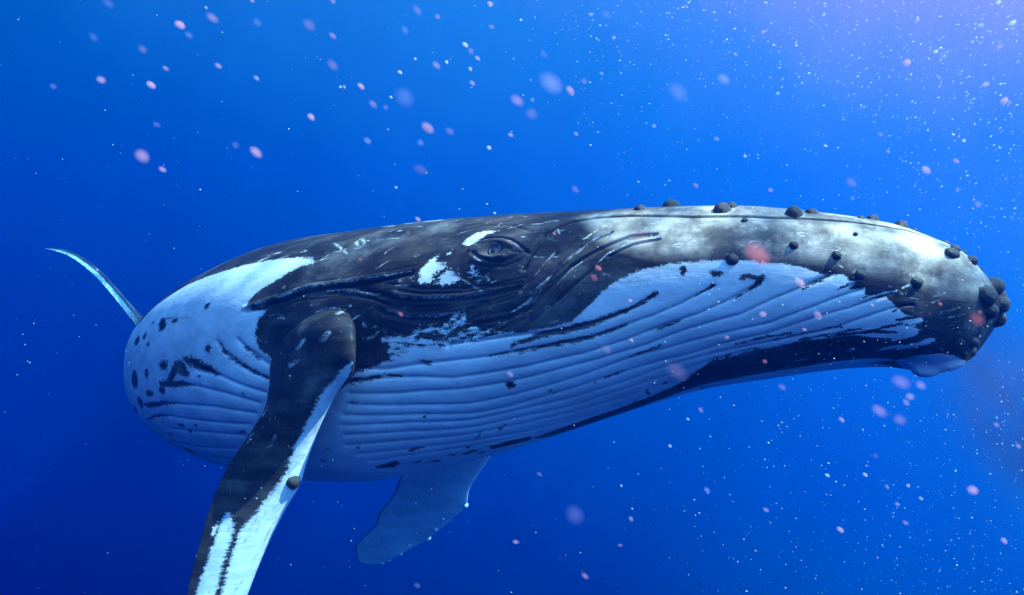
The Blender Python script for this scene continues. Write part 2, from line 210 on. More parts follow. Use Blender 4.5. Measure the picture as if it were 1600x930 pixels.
F_SCUFF_GLINT = [[(1133.8,204.0,1.1),(1113.6,221.4,1.45),(1092.1,242.2,0.87)],[(1128.0,240.5,0.87),(1115.3,229.9,0.93)],[(1138.4,247.1,0.86),(1118.3,241.5,0.73)],[(1213.7,308.7,0.92),(1197.8,305.3,0.93),(1161.8,299.2,1.19),(1127.7,290.8,1.3),(1091.4,292.7,1.18),(1054.3,294.0,0.97),(1016.9,294.3,0.85),(978.6,293.4,0.86)],[(1099.8,299.5,0.86),(1078.8,303.3,1.44),(1023.2,320.3,0.56)],[(1023.2,320.3,1.12),(1018.9,319.4,0.56)],[(994.8,325.2,0.66),(960.8,335.3,1.09),(893.9,345.4,1.09),(847.7,347.2,0.54)],[(1000.1,344.2,0.52),(966.5,356.2,0.7),(928.9,361.4,0.68),(887.0,362.1,0.79)],[(1103.5,327.6,0.74),(1081.5,326.5,0.86),(1061.9,333.1,0.75)],[(1074.4,334.0,1.16),(1068.3,332.7,0.8)],[(672.1,223.7,1.3),(564.4,249.6,1.36),(441.7,257.7,1.36)],[(765.7,300.3,0.94),(779.1,319.0,1.25),(790.3,334.8,0.59)],[(687.2,271.0,1.22),(709.4,283.9,1.36),(730.0,303.8,1.1),(758.9,329.2,0.98),(775.0,347.0,1.36),(795.5,366.6,1.17),(817.3,374.0,1.01)],[(603.7,300.9,2.54),(627.7,298.5,1.8),(651.8,302.7,1.32),(683.9,319.6,1.21),(701.0,337.4,0.62)],[(721.7,326.2,1.41),(739.1,337.2,0.85),(755.8,354.2,0.55)],[(700.7,254.3,2.97),(712.7,267.8,1.94),(724.7,280.9,1.21)],[(785.0,218.7,3.05),(799.3,220.3,2.97)],[(831.2,290.1,1.33),(819.9,291.0,1.61)],[(840.6,269.4,1.16),(822.1,281.9,1.39)],[(885.0,291.8,0.91),(870.4,300.9,1.01)],[(892.8,266.5,0.86),(880.1,276.4,0.96)],[(1063.3,135.4,11.9),(1036.4,136.8,11.9),(1000.1,151.1,4.13)],[(1098.1,144.5,4.79),(1075.6,154.3,3.67)],[(1084.9,225.6,1.21),(1097.1,211.0,1.76),(1093.6,200.9,1.9),(1079.0,219.3,1.26),(1080.0,231.3,1.16),(1087.6,229.5,1.17)],[(1061.9,215.3,1.22),(1028.8,218.7,1.22)],[(1229.9,212.0,1.42),(1212.9,208.0,1.45)],[(1243.1,228.5,1.3),(1225.6,217.9,1.7)],[(1283.5,254.5,1.23),(1306.5,259.8,1.32)],[(145.9,375.0,1.26),(130.1,365.6,0.92)],[(148.7,388.8,1.4),(135.3,376.2,1.25)],[(137.0,405.8,1.44),(110.9,388.6,1.81)],[(138.8,420.8,1.49),(103.7,407.3,2.14)],[(128.5,441.4,0.93),(120.1,433.7,0.95)],[(110.9,488.5,1.16),(103.5,509.9,1.34)],[(211.8,386.3,1.33),(189.0,370.0,1.84),(170.4,362.1,1.98)],[(255.8,470.1,0.87),(237.5,459.4,1.24)],[(400.3,267.7,2.86),(387.7,270.1,1.9)],[(373.9,319.6,2.37),(362.3,315.4,2.43)],[(347.6,313.7,1.31),(331.7,304.7,1.36)],[(615.6,373.0,0.57),(600.7,384.6,0.6)],[(499.6,625.7,1.78),(482.6,619.0,1.72)],[(428.7,614.3,1.7),(406.8,606.5,1.65)],[(400.9,584.8,1.46),(377.2,578.8,1.45)],[(309.1,562.7,3.04),(298.3,558.9,3.02)],[(921.4,303.9,0.62),(856.6,348.8,0.32)],[(860.8,323.6,1.41),(855.9,330.0,1.38)],[(1001.9,363.8,0.92),(998.6,367.7,0.83)],[(1033.4,352.6,0.8),(1028.0,358.1,0.68)]]
F_RINGS = [(549.8,320.8,10.8,7.9,2),(576.2,320.8,6.8,3.2,2),(606.1,275.1,7.0,3.4,1.6),(458.7,325.8,8.7,6.8,2),(175.6,265.3,9.4,14.3,2.4),(384.4,297.5,10.4,4.6,2),(368.7,316.0,5.2,7.9,1.6),(450.4,287.8,8.9,4.4,2.4),(332.0,327.7,8.3,4.6,1.6),(1085.5,408.5,3.0,2.3,1.2),(859.8,281.3,9.3,9.2,1.2)]
F_PLEAT = [[(1050.7,393.9),(1000.4,405.7),(944.6,410.3),(890.7,418.2),(849.7,424.9),(797.3,429.6),(772.0,432.3),(725.6,436.4),(696.3,438.9),(649.7,432.6),(612.1,428.2),(571.8,416.6),(519.1,392.5)],[(907.7,394.5),(852.5,401.4),(796.5,407.6),(771.1,413.4),(724.8,416.6),(695.4,416.5),(649.2,410.7),(609.1,394.0)],[(1054.4,409.9),(984.0,418.8),(946.0,427.7),(905.2,440.2),(852.2,448.7),(799.9,455.9),(774.3,457.2),(714.6,462.7),(651.3,459.1),(600.6,450.3),(541.5,437.8),(495.1,418.7),(448.6,390.0)],[(1054.4,425.4),(987.0,440.6),(948.9,446.8),(890.7,461.2),(831.9,471.5),(802.7,474.5),(777.0,476.3),(700.4,480.7),(622.0,478.3),(558.1,463.9),(480.3,449.3),(430.4,422.3),(391.1,402.9),(340.7,377.4)],[(1053.6,441.2),(955.0,466.6),(883.9,488.8),(826.2,497.4),(774.1,500.9),(720.4,502.3),(649.5,496.0),(592.7,495.9),(496.8,482.4),(438.6,472.1),(374.9,444.5),(290.7,403.1)],[(1068.0,453.4),(959.1,481.3),(889.1,506.6),(835.4,517.3),(797.5,519.0),(740.3,522.9),(691.6,522.6),(627.4,521.1),(562.9,520.1),(498.1,505.2),(439.2,495.0),(374.9,469.7),(307.6,444.4),(232.9,402.9)],[(1074.3,467.7),(980.8,489.1),(893.2,518.5),(820.3,531.5),(745.7,544.6),(664.3,546.6),(598.0,537.3),(515.6,526.7),(439.9,516.9),(340.3,497.3),(279.2,464.1),(189.6,413.9)],[(1074.5,483.9),(985.5,504.7),(899.0,533.9),(826.1,548.8),(751.9,566.2),(670.9,566.5),(602.5,564.0),(531.8,547.1),(460.2,530.4)],[(1081.9,501.0),(993.4,521.1),(905.0,548.0),(832.8,566.7),(758.3,585.6),(678.6,596.0),(611.2,592.5),(556.9,580.4)],[(1073.6,523.7),(966.7,548.9),(895.6,572.1),(827.0,601.6),(751.5,624.3),(672.2,621.3)],[(1066.4,546.3),(1010.2,556.1),(955.7,569.1),(886.3,593.3),(829.4,611.2)],[(1246.2,346.8),(1232.8,359.7),(1204.0,375.1),(1164.6,391.0)],[(1215.4,347.0),(1199.6,358.6),(1176.5,369.5),(1162.6,375.4)],[(1278.2,373.9),(1243.5,380.4),(1204.7,395.6),(1170.9,406.4)],[(1311.0,388.2),(1279.3,392.3),(1229.8,403.8),(1182.8,418.4)],[(1367.4,411.0),(1330.1,414.5),(1253.3,420.8),(1192.8,431.6)],[(1405.4,436.6),(1361.7,433.8),(1284.4,441.4),(1205.8,447.7)],[(1372.5,457.9),(1342.8,458.2),(1269.6,461.2),(1222.9,464.8)],[(1384.5,493.9),(1304.8,493.3),(1247.3,490.3)],[(1415.9,541.5),(1307.8,517.7),(1260.8,516.4)]]
F_FOLD = [([(1210.5,312.6),(1191.3,310.4),(1159.7,304.8),(1125.2,297.7),(1089.0,299.6),(1052.0,301.0),(1015.0,300.4),(977.4,297.6)],-0.03,4),([(1213.7,308.7),(1198.2,304.4),(1162.5,297.3),(1128.1,289.8),(1091.7,291.7),(1055.0,292.0),(1017.6,292.2)],0.02,4),([(1101.1,303.7),(1077.7,307.1),(1022.2,324.7)],-0.012,3),([(1103.0,298.0),(1079.4,301.4),(1023.7,318.5)],0.01,3),([(1049.9,307.7),(994.1,328.7),(960.2,338.6),(893.4,348.6),(847.2,350.5),(811.1,348.8)],-0.018,4),([(995.2,323.5),(961.1,333.6),(894.2,343.7),(847.9,345.5)],0.012,4),([(1014.4,340.3),(999.5,348.0),(966.2,358.9),(928.6,364.0),(886.6,364.7),(855.3,358.3)],-0.018,4),([(1000.3,343.4),(966.7,354.7),(929.1,360.1),(887.1,360.7)],0.01,3),([(686.5,274.4),(708.8,286.8),(733.8,309.1),(758.5,332.3),(774.6,350.5),(797.7,371.1),(825.9,379.9),(871.4,379.1)],-0.02,3.5),([(613.7,291.9),(653.8,289.5),(686.3,303.2),(713.5,316.6),(739.7,333.1),(760.6,352.4),(790.2,374.7),(834.7,384.3),(870.8,391.5),(907.7,396.0)],-0.02,3.5),([(607.2,304.6),(646.0,309.0),(683.1,325.5),(709.4,347.7),(731.7,361.9),(753.8,373.3),(789.3,394.4)],-0.014,3),([(765.2,302.8),(778.7,321.2),(790.1,336.8),(806.0,353.9)],-0.015,3),([(739.9,277.8),(754.2,301.4),(770.2,316.5)],-0.01,3),([(901.0,262.4),(891.2,254.6),(875.4,253.2),(854.9,256.9),(837.4,267.2),(818.8,283.8),(805.7,296.0)],-0.017,3),([(893.8,275.2),(885.6,265.2),(868.7,264.3),(847.7,270.8),(830.2,283.0)],0.013,5),([(889.4,283.1),(874.8,294.7),(860.7,302.7),(841.4,306.2),(828.4,302.1),(818.7,295.9)],-0.016,3),([(878.1,289.7),(859.2,297.6),(840.3,298.8)],0.012,4),([(830.9,291.3),(816.6,292.8),(810.1,292.8)],-0.012,2.5),([(889.5,299.6),(863.8,309.4),(835.2,313.6),(816.2,307.6)],-0.008,3),([(944.4,238.0),(930.9,224.2),(896.7,211.8),(853.3,220.6),(815.0,246.9)],-0.008,4)]
F_LIP = [(55.5,124.0),(73.4,139.7),(93.1,148.2),(118.1,146.8),(135.4,145.3),(163.1,188.8),(218.3,218.2),(279.8,227.7),(335.8,234.9),(442.0,250.2),(564.8,247.2),(672.1,223.7),(724.4,220.3),(757.6,227.5),(776.5,240.2),(790.7,258.2),(797.3,284.1),(802.2,303.6),(808.0,321.7)]
F_SUNLIT_GREY = [(753.7,207.1),(701.6,190.9),(554.1,176.7),(332.9,162.5),(214.8,156.8),(111.0,148.2),(64.4,129.7),(43.0,114.0),(45.3,365.1),(86.7,365.3),(137.0,363.3),(183.0,366.0),(237.5,368.5),(306.4,364.5),(358.3,353.0),(438.7,349.7),(516.2,342.5),(584.1,342.7),(634.0,327.2),(670.7,308.5),(699.2,285.8)]
F_LOBE = [(163.8,619.6,26,22,0.05),(119.4,605.4,24,18,0.03)]
F_SPECKLED = [(935.7,303.3),(876.0,317.0),(889.5,383.0),(1152.6,256.1)]
HEAD_SHADOW_AT = (3.415,4.6,-0.798)
F_EYE = (860.0,283.7)
F_FLW = [[(84.0,38.5),(91.3,38.7),(106.8,38.6),(136.0,32.8),(150.4,35.6),(184.4,37.1),(214.8,38.5),(223.8,38.5),(239.9,39.9),(264.9,39.9),(293.6,39.9),(331.2,41.3),(347.3,41.3),(363.4,41.3),(392.0,41.3),(431.4,41.3),(427.8,64.0),(360.9,74.9),(340.4,77.1),(323.6,77.4),(305.9,77.8),(286.6,78.7),(270.1,79.0),(261.2,74.5),(247.9,71.4),(231.6,68.5),(219.8,64.9),(209.3,63.2),(178.8,63.6),(157.8,61.8),(140.4,59.2),(123.7,55.9),(116.8,53.7),(112.1,50.3),(97.3,48.6),(88.4,43.2)],[(249.7,92.3),(256.8,88.1),(272.3,82.7),(291.6,82.8),(311.8,82.7),(339.9,81.7),(386.9,76.2),(419.5,85.8),(385.6,96.8),(338.6,99.1),(313.6,96.5),(284.7,94.7),(265.2,94.0)],[(276.0,99.1),(259.8,98.6),(262.1,96.3),(276.1,97.3)]]
F_FLSC = [[(68.8,80.2,1.26),(59.8,77.1,1.38)],[(167.1,104.9,1.46),(157.8,107.1,1.71)],[(59.9,63.4,2.64),(54.1,61.4,2.08)],[(136.4,107.6,1.65),(126.2,104.8,1.37)],[(177.9,82.0,0.73),(162.1,82.3,0.62)],[(28.9,60.2,1.79),(21.3,56.5,1.96)],[(86.0,83.4,2.45),(83.3,80.0,2.33)]]
TUBERCLES = [(0.7715,4.1225,0.534,-0.1205,-0.2618,0.9576,0.0361),(0.9667,4.1448,0.5548,-0.0388,-0.1202,0.992,0.0524),(1.1887,3.8662,0.4968,-0.1107,-0.4012,0.9093,0.0489),(1.2584,3.9171,0.5212,-0.0494,-0.2752,0.9601,0.0305),(1.5408,3.7341,0.4584,-0.0141,-0.4483,0.8938,0.0436),(1.6532,3.7669,0.4696,0.0538,-0.3191,0.9462,0.033),(1.901,3.7186,0.4323,0.1253,-0.2919,0.9482,0.0181),(1.9802,3.7469,0.4272,0.17,-0.1996,0.965,0.0328),(2.1169,3.7112,0.3895,0.274,-0.2629,0.9251,0.0325),(2.184,3.7053,0.3645,0.3417,-0.2834,0.8961,0.0144),(2.3195,3.6455,0.2907,0.3896,-0.3129,0.8662,0.0177),(2.2679,3.5192,0.2267,0.0473,-0.7049,0.7077,0.0342),(2.3183,3.5682,0.2543,0.2951,-0.5043,0.8115,0.0243),(2.379,3.5962,0.2369,0.5456,-0.4059,0.7332,0.014),(2.3802,3.5336,0.1894,0.5408,-0.5861,0.6033,0.0275),(2.4465,3.5679,0.1508,0.6654,-0.4819,0.5701,0.0139),(1.1643,3.6082,0.2012,-0.2785,-0.9149,0.2922,0.0307),(1.4685,3.5567,0.2728,-0.1898,-0.8745,0.4463,0.0232),(1.6635,3.4951,0.2158,-0.1446,-0.9259,0.3491,0.0228),(1.7854,3.548,0.3291,-0.0345,-0.7567,0.6529,0.0116),(1.2693,3.7216,0.4213,-0.1647,-0.6338,0.7558,0.0181),(1.7606,3.4534,0.115,-0.1119,-0.9734,0.1999,0.0248),(2.0462,3.4502,0.0758,0.1686,-0.9661,0.1956,0.0316),(2.3981,3.4519,0.0064,0.3866,-0.9147,0.1181,0.0505),(2.5143,3.5589,0.0575,0.6999,-0.4989,0.5111,0.049),(2.5564,3.5724,0.0073,0.7455,-0.5352,0.3972,0.04),(2.5545,3.5573,-0.0383,0.7517,-0.6516,-0.1019,0.0459),(2.5595,3.5921,-0.1144,0.6703,-0.6407,-0.3743,0.0433),(2.428,3.4649,-0.0687,0.4924,-0.8554,-0.161,0.0388),(2.3362,3.4573,-0.2277,0.5355,-0.7573,-0.3738,0.0269),(2.3759,3.5273,-0.2849,0.5877,-0.6247,-0.5142,0.0274),(2.3013,3.475,-0.2895,0.3585,-0.7186,-0.5959,0.0203),(-1.3543,4.2376,-1.1479,0.6112,-0.7647,-0.2044,0.0405)]
FAR_TUBERCLES = [(-0.5002,7.3988,-2.2577,0.7221,-0.4205,-0.5494,0.0277),(-0.7567,7.4783,-2.4288,-0.025,-0.862,-0.5063,0.0175),(-0.8458,7.5768,-2.5756,0.0843,-0.7814,-0.6184,0.0213),(-0.9435,7.6992,-2.7161,0.5809,-0.1252,-0.8043,0.0289),(-1.1673,7.7383,-2.806,-0.0193,-0.8725,-0.4882,0.0145),(-1.273,7.8159,-2.9359,0.5572,-0.1068,-0.8235,0.0183),(-1.4135,7.8764,-3.0315,0.4935,-0.0507,-0.8682,0.0148),(-1.4998,7.8999,-3.0762,0.1827,-0.6198,-0.7632,0.0148)]
